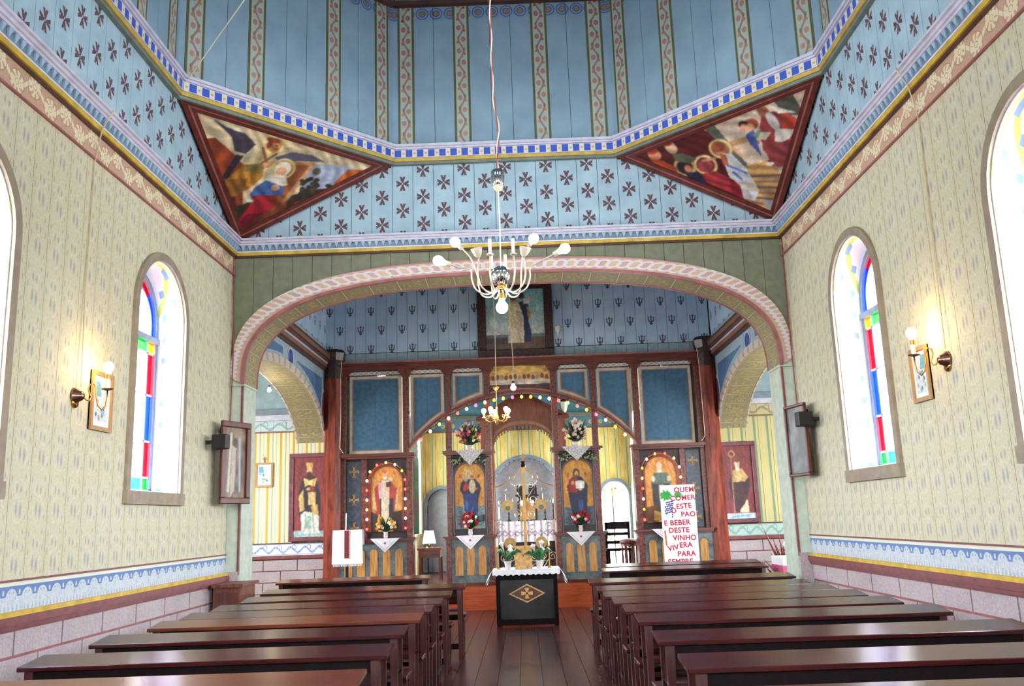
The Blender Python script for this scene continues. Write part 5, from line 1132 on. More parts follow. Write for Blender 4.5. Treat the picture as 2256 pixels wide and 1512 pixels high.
# ------------------------------------------------------------------ pews
wood('pew_leg', (44, 18, 20), (84, 38, 36), .35, 2, 3)
def pew_mesh(L, top_mat):
    """local: x 0..L, far edge of the sloping desk at y=0, parts under an Empty on the floor"""
    o = thing('pew', (0, 0, 0), 'pew', 'pew', 'dark wooden pews')
    def desk(a, b, y0, z0, y1, z1, t): return MB().add([(a, y0, z0), (b, y0, z0), (b, y1, z1), (a, y1, z1), (a, y0, z0-t), (b, y0, z0-t), (b, y1, z1-t), (a, y1, z1-t)], [(0, 1, 2, 3), (7, 6, 5, 4), (0, 4, 5, 1), (1, 5, 6, 2), (2, 6, 7, 3), (3, 7, 4, 0)])
    desk(0, L, -.30, .790, 0, .82, .028).build('desk_board', top_mat, o, bevel=.004)
    for x in (.05, L-.09):
        def leg(y, z1, w0, w1, nm='leg'):
            c = x+.02; MB().add([(c-w0, y-w0, 0), (c+w0, y-w0, 0), (c+w0, y+w0, 0), (c-w0, y+w0, 0), (c-w1, y-w1, z1), (c+w1, y-w1, z1), (c+w1, y+w1, z1), (c-w1, y+w1, z1)], [(3, 2, 1, 0), (4, 5, 6, 7), (0, 1, 5, 4), (1, 2, 6, 5), (2, 3, 7, 6), (3, 0, 4, 7)]).build(nm, 'pew_leg', o)
        leg(-.265, .765, .017, .026); leg(-.03, .79, .020, .026)
        if x < .1 or x > L-.2:
            leg(.25, .43, .017, .022); MB().box(x, x+.04, -.265, -.03, .50, .53).build('side_rail', 'pew_dark', o); MB().box(x, x+.04, -.265, .25, .13, .17).build('side_rail', 'pew_dark', o); MB().box(x, x+.04, -.03, .25, .38, .42).build('side_rail', 'pew_dark', o)
    MB().box(.06, L-.06, -.035, -.012, .58, .775).build('back_board', 'pew_wood', o); MB().box(.05, L-.05, -.25, -.04, .52, .54).build('book_shelf', 'pew_wood', o)
    MB().box(.02, L-.02, -.02, .29, .43, .462).build('seat', 'pew_wood', o, bevel=.004); MB().box(.09, L-.09, -.275, -.258, .685, .762).build('apron', 'pew_dark', o); MB().box(.06, L-.06, -.235, -.21, .10, .16).build('foot_rail', 'pew_dark', o); MB().box(.06, L-.06, -.02, .0, .40, .43).build('seat_rail', 'pew_dark', o)  # apron: near-black strip that paints in the shade under the desk
    return o
L_rows = [(4.74, -2.92, -.74), (5.69, -2.92, -.74), (6.64, -2.96, -.77), (7.53, -2.93, -.76), (8.15, -2.92, -.74), (8.85, -2.9, -.72), (9.74, -2.9, -.70), (10.80, -3.0, -.62), (12.70, -3.35, -1.24)]
R_rows = [(3.95, .9, 3.16), (4.90, .88, 3.2), (5.87, .88, 3.18), (6.88, .89, 3.14), (7.61, .88, 3.1), (8.29, .86, 3.08), (8.97, .84, 3.06), (9.68, .83, 3.04), (10.78, .82, 3.2), (12.85, 1.15, 3.45), (13.9, 1.3, 3.62)]
ordn = ['nearest', 'second nearest', 'third nearest', 'fourth nearest', 'fifth nearest', 'sixth nearest', 'seventh nearest', 'eighth nearest', 'ninth nearest', 'tenth nearest', 'farthest']
protos = {}
def place_pews(rows, side, warm):
    for i, (y, a, b) in enumerate(rows):
        key = (round(b-a, 2), i in warm)
        if key not in protos: o = protos[key] = pew_mesh(b-a, 'pew_wood_warm' if i in warm else 'pew_wood')
        else: o = copy_tree(protos[key])
        o.location = (a, y, 0); nm = ordn[i] if i < len(rows)-1 else 'farthest'
        o['label'] = 'dark wooden pew with sloping book desk, %s row %s of the aisle' % (nm, side)
place_pews(L_rows, 'left', (0, 3, 8)); place_pews(R_rows, 'right', ())
for x, y, w_, r in ((1.35, 6.72, .20, .02), (1.1, 8.82, .16, .1), (1.1, 8.13, .14, .0), (1.25, 7.45, .18, .05)):
    b = MB().box(x-w_/2, x+w_/2, y-.12, y+.0, .541, .556).build('booklet', 'paper_white'); tag(b, 'white paper booklet on the shelf of the %s pew right of the aisle' % {6.72: 'fourth nearest', 8.82: 'seventh nearest', 8.13: 'sixth nearest', 7.45: 'fifth nearest'}[y], 'booklet', 'booklets on the right pews')
for x, y in ((-.95, 9.66), (-.98, 8.07)):
    b = MB().box(x-.08, x+.08, y-.12, y, .541, .556).build('booklet', 'paper_white' if y < 9 else 'cloth_pink'); tag(b, ('white' if y < 9 else 'bright pink')+' booklet on a pew shelf left of the aisle', 'booklet')

# ------------------------------------------------------------------ small altar table in the aisle
plain('dark_panel', (28, 20, 24), .28, var=.5, scale=5)
TY = 13.4
tt = thing('offering_table', (.095, TY+.3, 0), 'small dark altar table with gold cross lozenge on its front', 'table')
MB().box(-.34, .53, TY+.02, TY+.60, .10, .74).build('body', 'dark_panel', tt)
for x in (-.36, .49):
    for y in (TY, TY+.56): MB().box(x, x+.06, y, y+.06, 0, .76).build('leg', 'pew_dark', tt)
MB().box(-.36, .55, TY-.005, TY+.025, .66, .76).build('apron', 'pew_dark', tt); MB().box(-.36, .55, TY-.005, TY+.025, .02, .10).build('bottom_rail', 'pew_dark', tt)
MB().box(-.40, .59, TY-.04, TY+.66, .76, .80).build('table_top', 'pew_dark', tt)
BT = Basis((.095, TY+.02, 0), (1, 0, 0), (0, 0, 1), (0, -1, 0))
lz = [(-.27, .46), (0, .33), (.27, .46), (0, .60)]; MB(BT).prism(lz, 0, .008).build('lozenge', 'frame_wood', tt)
for i in range(4):
    a, b = lz[i], lz[(i+1) % 4]; f = .86; MB(BT).prism([a, b, (b[0]*f, .465+(b[1]-.465)*f), (a[0]*f, .465+(a[1]-.465)*f)], .008, .014).build('lozenge_edge', 'gold_leaf', tt)
m = MB(BT)
for r in range(4):
    c, s = math.cos(r*math.pi/2), math.sin(r*math.pi/2); P = [(.012, .0), (.034, .085), (-.034, .085), (-.012, 0)]; m.prism([(x*c-y*s, .465+(x*s+y*c)*.9) for x, y in P], .008, .016)
m.build('gold_cross', 'gold_leaf', tt)
m = MB(); nx, ny = 26, 10; x0, x1, y0, y1 = -.43, .62, TY-.06, TY+.68
m.box(-.405, .595, TY-.045, TY+.665, .801, .808)
for s, xe in ((-1, -.405), (1, .595)):
    pts = [(xe+s*(.0+.02*math.sin(j*1.9)), y) for j, y in enumerate(frange(y0+.02, y1-.02, .06))]
    vs = []
    for j, (x, y) in enumerate(pts): vs += [(xe, y, .807), (x+s*.045, y, .72), (x+s*(.09+.02*math.cos(j*2.1)), y-.02, .60+.03*math.sin(j*1.3))]
    m.add(vs, [(3*j+k, 3*j+k+1, 3*j+k+4, 3*j+k+3) for j in range(len(pts)-1) for k in range(2)])
pts = frange(-.405, .595, .03); vs = []
for j, x in enumerate(pts): vs += [(x, TY-.047, .807), (x, TY-.058-.006*math.sin(j*1.7), .735+.012*math.sin(j*2.3))]
m.add(vs, [(2*j, 2*j+1, 2*j+3, 2*j+2) for j in range(len(pts)-1)])
tag(m.build('table_cloth', 'linen', recalc=False), 'white lace cloth draped over the small altar table', 'cloth')
bk = thing('gospel_book', (.06, TY+.15, .81), 'gilded book standing upright on the small altar table', 'book'); Bk = Basis((.06, TY+.12, .81), (1, 0, 0), (0, -.0, 1), (0, -1, 0))
MB(Bk).box(-.125, .125, 0, .33, -.05, 0).build('pages', 'linen', bk); MB(Bk).box(-.13, .13, 0, .335, 0, .012).build('cover', 'copper_gold', bk); MB(Bk).box(-.13, .13, 0, .335, -.062, -.05).build('cover', 'copper_gold', bk)
m = MB(Bk); m.box(-.01, .01, .06, .28, .012, .018); m.box(-.06, .06, .18, .20, .012, .018); m.build('cover_cross', 'gold_leaf', bk)
for s in (-1, 1):
    x = .06+s*.30; cs = thing('brass_candle_holder', (x+s*.09, TY+.20, .81), 'slim brass candle holder %s of the gilded book' % ('left' if s < 0 else 'right'), 'candlestick', 'candle holders on the small altar')
    MB().lathe((x+s*.09, TY+.20, .81), [(.04, 0), (.035, .015), (.010, .03), (.008, .30), (.02, .32), (.02, .335), (.0, .335)], 10).build('stem', 'brass', cs); MB().lathe((x+s*.09, TY+.20, 1.145), [(.013, 0), (.013, .12), (.0, .124)], 8).build('candle', 'white_wax', cs)
    x = .06+s*.235; y = TY+.06; fp_ = thing('calla_pot', (x, y, .81), 'white pot of calla lilies %s of the gilded book' % ('left' if s < 0 else 'right'), 'flower pot', 'lily pots on the small altar')
    MB().lathe((x, y, .81), [(.034, 0), (.052, .10), (.056, .10), (.056, .12), (.048, .12), (.042, .1), (.0, .1)], 14).build('pot', 'pot_white', fp_)
    random.seed(5+s); m = MB()
    for i in range(9):
        a = random.random()*6.28; L = .14+.12*random.random(); hh = .1+.1*random.random(); q = [(x+L*t*math.cos(a), y+L*t*math.sin(a)*.5, .91+hh*math.sin(t*2.2)) for t in (0, .33, .66, 1)]
        m.tube(q, [.006, .025, .03, .003], 5)
    m.build('leaves', 'leaf_green', fp_)
    for i in range(3):
        a = i*2.1+s; bx, by, bz = x+.07*math.cos(a), y+.03*math.sin(a), 1.03+.05*i
        MB().lathe((bx, by, bz), [(.006, -.08), (.012, 0), (.03, .05), (.045, .07), (.015, .09), (.0, .11)], 9, (.3*math.cos(a), -.25, 1)).build('lily', 'petal_white', fp_, True)
        MB().tube([(x, y, .9), (bx, by, bz-.06)], .006, 5).build('stalk', 'leaf_green', fp_)
_m = Mat('lace_white', .85); _n = _m.noise(38, 3, (1, 1, 1), .7); _m.color(_m.mix(((_n-.42)*5).sat(), (168, 164, 168), (226, 222, 228)))
plain('red_leaf', (110, 44, 32), .5, var=.3, scale=30); plain('copper_dark', (150, 112, 96), .22, .9, var=.05); plain('mauve_frame', (120, 70, 78), .3, var=.15)
# ------------------------------------------------------------------ lamps
def add_bulb(parent, c, axis, mat, r=.032, cap='brass', nm='bulb'):
    ax = Vector(axis).normalized(); c = Vector(c)
    b = MB().lathe(c, [(r*.42, -r*1.5), (r*.55, -r*1.0), (r*.95, -r*.35), (r, .1*r), (r*.8, r*.62), (r*.45, r*.92), (0, r)], 12, ax).build(nm, mat, parent, True)
    MB().lathe(c, [(r*.5, -r*2.4), (r*.5, -r*1.45), (0, -r*1.4)], 10, ax).build('socket', cap, parent)
    return b
CY, CZZ = 7.28, 3.60
cd = thing('chandelier', (-.03, CY, CZZ-.35), 'silver chandelier with chrome ball and curving arms hanging under the dome', 'chandelier')
o = Vector((-.03, CY, CZZ)); MB().ball(o, .088, 16).build('ball', 'chrome', cd, True)
MB().lathe(o, [(.02, -.125), (.05, -.11), (.03, -.085), (0, -.08)], 12).build('hub', 'brass', cd, True)
MB().tube([o+Vector((0, 0, .08)), o+Vector((.005, 0, .5)), o+Vector((.0, 0, .80))], .006, 8).build('rod', 'cord_white', cd)
c2 = o+Vector((0, 0, .82)); MB().lathe(c2, [(.0, -.02), (.035, -.015), (.055, .015), (.058, .06), (.06, .13), (.052, .14), (.0, .145)], 14).build('ceiling_cup', 'chrome', cd, True)
MB().lathe(c2, [(.0, -.05), (.03, -.042), (.048, -.015), (.045, .0), (0, .0)], 14).build('glass_bowl', 'frosted_glass', cd, True)
for k, mt in ((0, 'cord_white'), (1, 'cord_red')):
    P = []
    for i in range(80):
        z = c2.z+.145+i*.075
        if z > 9.9: break
        a = i*1.1+k*math.pi; kk = .03*math.exp(-((z-4.95)/.18)**2); P.append((o.x+.008*math.cos(a)-.02*min(1, (z-4.6)/.8)+kk, o.y+.008*math.sin(a), z))
    MB().tube(P, .0055, 6).build('hanging_cord', mt, cd)
arms = [(-.37, .28, .37, 1), (.27, .30, .38, 1), (.49, -.10, .16, 1), (-.46, -.10, .10, 1), (-.25, -.22, .02, 2), (.29, -.20, .05, 2), (.05, .30, .20, 0), (-.12, .32, .20, 0), (.15, -.28, .10, 0), (-.10, -.28, .08, 0)]
for x, y, z, lit in arms:
    R_ = math.hypot(x, y); dx, dy = x/R_, y/R_; r1 = min(R_, .24)
    pts = [o+Vector((dx*.03, dy*.03, -.10)), o+Vector((dx*r1*.5, dy*r1*.5, -.165)), o+Vector((dx*r1*.9, dy*r1*.9, -.13)), o+Vector((dx*r1*1.06, dy*r1*1.06, -.03))]
    end = o+Vector((x, y, z))
    if lit == 1: pts += [o+Vector((dx*(r1*1.0+.02), dy*(r1+.02), .05)), o+Vector((x*.72, y*.72, z*.62)), end]
    else: pts += [o+Vector((dx*r1*1.02, dy*r1*1.02, .05)), o+Vector((dx*r1, dy*r1, .12))]; end = pts[-1]
    q = []
    for i in range(len(pts)-1):                        # Catmull-Rom
        p0, p1, p2, p3 = pts[max(i-1, 0)], pts[i], pts[i+1], pts[min(i+2, len(pts)-1)]
        for t in (0, .25, .5, .75): q.append(.5*((2*p1)+(p2-p0)*t+(2*p0-5*p1+4*p2-p3)*t*t+(3*p1-p0-3*p2+p3)*t**3))
    q.append(pts[-1]); MB().tube(q, .0075, 8).build('arm', 'silver_paint', cd, True)
    if lit == 1: d = (end-q[-3]).normalized(); add_bulb(cd, end+d*.07, d, 'bulb_warm', .046, 'silver_paint')
    elif lit == 2: MB().lathe(end, [(.012, 0), (.03, .02), (.045, .06), (.052, .085), (.0, .05)], 10, (dx*.3, dy*.3, 1)).build('flower_cup', 'frosted_glass', cd, True)
    else: MB().lathe(end, [(.014, 0), (.014, .14), (.0, .145)], 8).build('candle_tube', 'white_wax', cd); MB().lathe(end, [(.03, 0), (.026, .012), (.0, .012)], 10).build('drip_pan', 'silver_paint', cd)
add_bulb(cd, o+Vector((0, 0, -.28)), (0, 0, -1), 'bulb_warm', .052, 'brass')
# smaller brass chandelier in the crossing
c0 = Vector((-.27, 13.4, 3.08)); c3 = thing('brass_chandelier', (c0.x, c0.y, 2.95), 'small brass chandelier with candle bulbs hanging before the icon screen', 'chandelier')
MB().lathe(c0, [(.0, -.12), (.015, -.1), (.02, -.05), (.035, 0), (.015, .04), (.01, .12), (.018, .15), (.008, .2), (.0, .45)], 10).build('stem', 'brass', c3, True)
MB().tube([c0+Vector((0, 0, .2)), c0+Vector((.01, 0, 1.2)), c0+Vector((0, 0, 3.08))], .006, 6).build('hanging_cord', 'cord_cream', c3)
MB().lathe(c0+Vector((0, 0, .44)), [(.01, -.03), (.05, .02), (.052, .03), (.0, .03)], 12).build('canopy_cup', 'brass', c3, True)
for i in range(5):
    a = i*2*math.pi/5+.5; d = Vector((math.cos(a), math.sin(a), 0)); q = [c0+d*r+Vector((0, 0, z)) for r, z in ((.02, -.02), (.06, -.06), (.12, -.065), (.17, -.03), (.165, .02), (.13, .03), (.12, .0), (.15, -.02), (.20, .0))]
    MB().tube(q, .007, 6).build('arm', 'brass', c3, True); e = c0+d*.20; MB().lathe(e, [(.03, .0), (.028, .012), (.012, .014), (.012, .06), (.0, .06)], 8).build('candle_cup', 'white_wax', c3); add_bulb(c3, e+Vector((0, 0, .11)), (0, 0, 1), 'bulb_warm', .036)
pb = thing('pendant_bulb', (.0, 13.2, 3.45), 'bare glowing bulb on a long cord before the icon screen', 'lamp'); add_bulb(pb, (.0, 13.2, 3.50), (0, 0, -1), 'bulb_warm', .042, 'black_plastic')
MB().tube([(.0, 13.2, 3.60), (.01, 13.2, 3.9), (-.015, 13.2, 4.5), (-.02, 13.2, 6.15)], .006, 6).build('hanging_cord', 'cord_cream', pb)
for nm, x, y, z in (('left', -3.95, 14.0, 3.72), ('right', 4.32, 13.8, 3.80)):
    t = thing('arm_bulb', (x, y, z-.05), 'bare glowing bulb hanging in the %s side arm' % nm, 'lamp'); add_bulb(t, (x, y, z), (0, 0, -1), 'bulb_warm', .032, 'black_plastic'); MB().tube([(x, y, z+.07), (x, y, 4.86)], .005, 6).build('hanging_cord', 'cord_cream', t)
ws_ = thing('wall_lamp', (.84, 15.98, 4.85), 'small white tulip glass lamp beside the large framed painting', 'lamp'); MB().lathe((.84, 15.95, 4.90), [(.012, 0), (.04, .04), (.055, .12), (.05, .13), (.0, .07)], 12).build('glass_shade', 'frosted_glass', ws_, True); MB().tube([(.84, 16.08, 4.86), (.84, 15.98, 4.84), (.84, 15.95, 4.90)], .01, 6).build('bracket', 'brass', ws_)

# wall sconces with small framed prints
def sconce(side, B, y, z, out_dir, lab):
    s = thing('wall_sconce', B((y, z, 0)), 'brass candle wall lamp with one lit bulb on the %s wall' % lab, 'lamp')
    MB(B).lathe((y, z, 0), [(.07, 0), (.066, .02), (.045, .04), (.04, .06), (.02, .08), (0, .085)], 16, (0, 0, 1)).build('back_plate', 'copper_dark', s, True); MB(B).lathe((y, z-.05, .0), [(.05, 0), (.045, .02), (0, .025)], 12, (0, 0, 1)).build('lower_plate', 'brass', s, True)
    P = [(0, 0, .07), (.05, -.03, .10), (.10, -.035, .12), (.13, -.0, .13), (.10, .03, .13), (.08, .06, .14), (.10, .10, .15), (.16, .11, .16), (.20, .07, .17), (.21, .0, .18), (.24, -.07, .19), (.30, -.10, .20), (.36, -.07, .21), (.38, .0, .22), (.38, .06, .22)]
    MB(B).tube([(y+out_dir*p[0]*.42, z+p[1], .07+p[0]*.32) for p in P], .0065, 6).build('arm', 'brass', s, True)
    e = (y+out_dir*.16, z+.06, .19); MB(B).lathe(e, [(.01, 0), (.05, .012), (.045, .018), (0, .02)], 8, (0, 1, 0)).build('drip_pan', 'dark_bronze', s); MB(B).lathe(e, [(.018, .02), (.018, .15), (0, .152)], 10, (0, 1, 0)).build('candle_tube', 'white_wax', s)
    q = B((e[0], e[1]+.20, e[2])); add_bulb(s, q, (0, 0, 1), 'bulb_soft', .042)
sconce('left', BL, 6.98, 2.64, 1, 'left'); sconce('right', BR, 6.90, 2.67, 1, 'right')
def print_pic(B, u0, u1, z0, z1, lab, mirror=False, cross=False, d=0.0, nm='framed_print'):
    t = thing(nm, B(((u0+u1)/2, z0, d)), lab, 'picture', 'small framed prints'); w, h = u1-u0, z1-z0; f = .035
    MB(B).box(u0, u1, z0, z1, d, d+.012).build('backing', 'paper_white', t)
    for a, b, c, e in ((u0, u1, z0, z0+f), (u0, u1, z1-f, z1), (u0, u0+f, z0+f, z1-f), (u1-f, u1, z0+f, z1-f)): MB(B).box(a, b, c, e, d, d+.03).build('frame_bar', 'light_frame', t)
    p = Paint(w-2*f, h-2*f, bg=(228, 230, 232), res=50); W_, H_ = p.w, p.h
    p.poly([(.12*W_, .10*H_), (.88*W_, .10*H_), (.88*W_, .9*H_), (.12*W_, .9*H_)], (196, 210, 216)); p.poly([(.12*W_, .6*H_), (.5*W_, .6*H_), (.4*W_, .9*H_), (.12*W_, .9*H_)], (110, 160, 186))
    for i in range(14): p.ell((.2+.6*RNG.random())*W_, (.15+.4*RNG.random())*H_, .06*W_, .05*H_, ((120, 160, 180), (86, 110, 124), (206, 214, 214), (160, 150, 140))[i % 4])
    p.mesh('print', B, u0+f, z0+f, d+.014, t)
    if cross: m = MB(B); c = (u0+u1)/2; m.box(c-.008, c+.008, z1, z1+.11, d+.005, d+.02); m.box(c-.04, c+.04, z1+.06, z1+.076, d+.005, d+.02); m.build('top_cross', 'light_frame', t)
    return t
print_pic(BL, 7.22, 7.60, 2.40, 2.90, 'small light framed blue print under the left wall lamp'); print_pic(BR, 7.20, 7.53, 2.40, 2.86, 'small light framed print under the right wall lamp')
print_pic(BTL, -4.75, -4.43, 2.26, 2.70, 'small framed blue print topped by a cross in the left side arm', cross=True); print_pic(BTR, 4.78, 5.14, 2.22, 2.66, 'small framed print topped by a cross in the right side arm', cross=True)
# tall saint pictures on the far jambs of the side arches
def saint(B, u0, u1, z0, z1, lab, painter):
    t = thing('saint_picture', B(((u0+u1)/2, z0, 0)), lab, 'picture', 'tall saint pictures'); f = .075
    for a, b, c, e in ((u0, u1, z0, z0+f), (u0, u1, z1-f, z1), (u0, u0+f, z0+f, z1-f), (u1-f, u1, z0+f, z1-f)): MB(B).box(a, b, c, e, 0, .045).build('frame_bar', 'mauve_frame', t, bevel=.008)
    MB(B).box(u0+.01, u1-.01, z0+.01, z1-.01, 0, .015).build('backing', 'red_trim', t); painter(u1-u0-2*f, z1-z0-2*f).finish(.09).mesh('canvas', B, u0+f, z0+f, .018, t)
def saint_l(w, h):
    p = Paint(w, h, affine3([(555, 1075), (820, 1065), (560, 415)], [(0, 0), (w, 0), (0, h)]), (126, 50, 56), 130); p.mottle(.08, 6); p.poly([(550, 1020), (830, 1015), (830, 1080), (550, 1080)], (156, 178, 178)); p.poly([(620, 860), (770, 860), (775, 1040), (625, 1040)], (206, 206, 196)); p.line([(660, 880), (650, 1030)], 8, (160, 166, 160)); p.line([(720, 880), (730, 1030)], 8, (150, 160, 156)); p.poly([(655, 900), (705, 900), (705, 1000), (655, 1000)], (150, 176, 160))
    p.poly([(640, 570), (740, 570), (785, 720), (780, 900), (730, 870), (650, 860), (605, 900), (595, 740), (620, 630)], (48, 34, 40)); p.poly([(600, 740), (640, 680), (650, 850), (612, 870)], (196, 164, 100)); p.poly([(700, 820), (760, 800), (770, 900), (720, 880)], (190, 156, 96)); p.poly([(640, 580), (700, 600), (755, 580), (735, 660), (690, 640), (655, 660)], (212, 180, 110)); p.ell(692, 530, 26, 40, (206, 170, 130)); p.ell(692, 565, 26, 40, (66, 34, 32)); p.poly([(665, 455), (720, 455), (718, 505), (668, 505)], (206, 170, 100)); p.poly([(680, 700), (745, 700), (745, 810), (680, 810)], (214, 180, 120)); p.ell(690, 675, 30, 14, (214, 180, 140)); p.poly([(700, 650), (735, 650), (735, 700), (700, 700)], (140, 40, 44)); return p
def saint_r(w, h):
    p = Paint(w, h, affine3([(945, 1020), (1225, 1010), (890, 360)], [(0, 0), (w, 0), (0, h)]), (118, 46, 52), 130); p.mottle(.08, 6); p.poly([(930, 970), (1240, 960), (1240, 1030), (940, 1030)], (196, 206, 210)); p.poly([(1000, 990), (1180, 975), (1170, 1000), (1010, 1010)], (120, 170, 190)); p.poly([(1085, 850), (1150, 850), (1160, 960), (1080, 960)], (214, 196, 166))
    p.poly([(990, 620), (1090, 560), (1165, 650), (1160, 760), (1120, 880), (1060, 960), (1035, 940), (990, 780), (970, 700)], (66, 32, 40)); p.poly([(1010, 580), (1090, 560), (1150, 640), (1120, 680), (1010, 690)], (186, 150, 96)); p.ell(1060, 640, 36, 40, (206, 176, 120)); p.ell(1046, 520, 28, 42, (206, 170, 136)); p.ell(1044, 480, 30, 30, (110, 60, 44)); p.ell(1050, 560, 22, 30, (190, 180, 170)); p.line([(990, 450), (1030, 980)], 9, (160, 120, 90)); p.ring(995, 430, 26, 6, (170, 140, 80)); p.poly([(1100, 700), (1165, 650), (1130, 800)], (50, 30, 44)); return p
BJL = Basis((0, 15.99, 0), (1, 0, 0), (0, 0, 1), (0, -1, 0))
saint(BJL, -4.12, -3.40, 1.28, 2.84, 'tall mauve framed painting of a bearded bishop in dark vestments, beside left column', saint_l); saint(BJL, 3.60, 4.30, 1.34, 2.78, 'tall mauve framed painting of a robed figure with a staff, beside right column', saint_r)
# larger framed pictures hung across the nave corners, with loudspeakers
def corner_pic(p0, p1, z0, z1, lab, mt, glassy):
    a, b = Vector((*p0, 0)), Vector((*p1, 0)); u = (b-a).normalized(); n = Vector((u.y, -u.x, 0))
    B = Basis((a.x, a.y, 0), u, (0, 0, 1), n); L = (b-a).length; f = .07 if not glassy else .035
    t = thing('framed_picture', B((L/2, z0, 0)), lab, 'picture'); MB(B).box(.01, L-.01, z0+.01, z1-.01, 0, .012).build('backing', 'dark_board', t)
    for q in ((0, L, z0, z0+f), (0, L, z1-f, z1), (0, f, z0+f, z1-f), (L-f, L, z0+f, z1-f)): MB(B).box(*q, 0, .045).build('frame_bar', mt, t, bevel=.008)
    MB(B).box(L*.45, L*.55, z1-.12, z1-.06, -.30, 0).build('wall_hook', 'black_iron', t)
    if glassy: MB(B).box(f, L-f, z0+f, z1-f, .012, .018).build('glass', 'picture_glass', t)
    else:
        p = Paint(L-2*f, z1-z0-2*f, bg=(120, 98, 78), res=70); p.mottle(.35, 8); w, h = p.w, p.h; p.poly([(.3*w, 0), (.5*w, .1*h), (.55*w, .7*h), (.35*w, .75*h)], (176, 166, 150)); p.line([(.2*w, .1*h), (.3*w, .9*h)], .04, (196, 186, 170)); p.line([(.75*w, .1*h), (.7*w, .85*h)], .03, (150, 170, 190)); p.ell(.5*w, .8*h, .1*w, .06*h, (70, 54, 46)); p.mesh('canvas', B, f, z0+f, .014, t)
    return B, L
corner_pic((-3.40, 10.15), (-3.21, 10.62), 1.83, 2.79, 'dark framed picture hung across the left corner before the great arch', 'frame_wood', False)
corner_pic((3.31, 10.62), (3.405, 10.15), 1.92, 2.76, 'thin framed glazed picture hung across the right corner before the great arch', 'frame_wood', True)
for nm, x, y, z, s in (('left', -3.33, 9.98, 2.44, 1), ('right', 3.33, 10.05, 2.47, -1)):
    t = thing('loudspeaker', (x, y, z), 'small black loudspeaker on the %s wall beside the corner picture' % nm, 'loudspeaker'); MB().box(x-.085, x+.085, y-.07, y+.07, z, z+.165).build('cabinet', 'black_plastic', t, bevel=.01)
    MB().box(x-.07, x+.07, y-.078, y-.07, z+.012, z+.153).build('grille', 'black_iron', t); MB().box(*sorted((x-s*.085, x-s*.17)), y-.02, y+.02, z+.06, z+.1).build('bracket', 'black_iron', t)
pd = thing('corner_cabinet', (-3.28, 10.5, 0), 'small brown wooden corner cabinet by the left end of the great arch', 'cabinet'); MB().box(-3.44, -3.13, 10.2, 10.74, 0, .90).build('body', 'sacristy_wood', pd); MB().box(-3.445, -3.09, 10.14, 10.76, .90, .935).build('top', 'sacristy_wood', pd); MB().box(-3.41, -3.16, 10.19, 10.2, .1, .84).build('door', 'frame_wood', pd)
# ------------------------------------------------------------------ festoon lights
def light_string(pts, cols, label, r, hang):
    B = BX; t = thing('light_string', B((pts[len(pts)//2][0], pts[len(pts)//2][1], .1)), label, 'light string', 'coloured light strings'); MB(B).tube([(p[0], p[1]+hang, .15) for p in pts], .004, 5).build('wire', 'black_plastic', t)
    for p, c in zip(pts, cols):
        MB(B).lathe((p[0], p[1], .155), [(0, -r*1.1), (r*.8, -r*.6), (r, 0), (r*.7, r*.8), (r*.4, r*1.2), (0, r*1.25)], 8, (0, 1, 0)).build('bulb', 'bulb_'+c, t, True); MB(B).lathe((p[0], p[1]+r*1.2, .155), [(r*.45, 0), (r*.45, hang), (0, hang)], 6, (0, 1, 0)).build('holder', 'black_plastic', t)
cc = ['red', 'white', 'green', 'white', 'red', 'white', 'pink', 'yellow', 'orange', 'orange', 'pink', 'green', 'orange', 'yellow', 'white', 'red', 'green', 'red', 'orange', 'pink', 'white', 'orange', 'yellow']
us2 = [-1.83+3.70*i/22 for i in range(23)]
light_string([(u, A(u)-.13) for u in us2], cc, 'string of coloured bulbs along the wide arch of the icon screen', .028, .05)
def ring_lights(s, cols, lab):
    c = s*2.475; sp = 2.275; pts = []; n = len(cols); R_ = .345; straight = sp-1.45; tot = 2*straight+math.pi*R_
    for i in range(n):
        q = tot*i/(n-1)
        if q < straight: pts.append((c-R_, 1.45+q))
        elif q > tot-straight: pts.append((c+R_, 1.45+tot-q))
        else: a = math.pi-(q-straight)/R_; pts.append((c+R_*math.cos(a), sp+R_*math.sin(a)))
    light_string(pts, cols, lab, .022, .0)
ring_lights(-1, ['red', 'white', 'yellow', 'white', 'red', 'white', 'yellow', 'red', 'yellow', 'white', 'green', 'red', 'red', 'white', 'yellow', 'white', 'red'], 'ring of coloured bulbs around the left icon in red vestments'); ring_lights(1, ['red', 'green', 'white', 'red', 'yellow', 'green', 'white', 'orange', 'red', 'yellow', 'white', 'yellow', 'red', 'white', 'yellow', 'red'], 'ring of coloured bulbs around the right icon in grey robes')

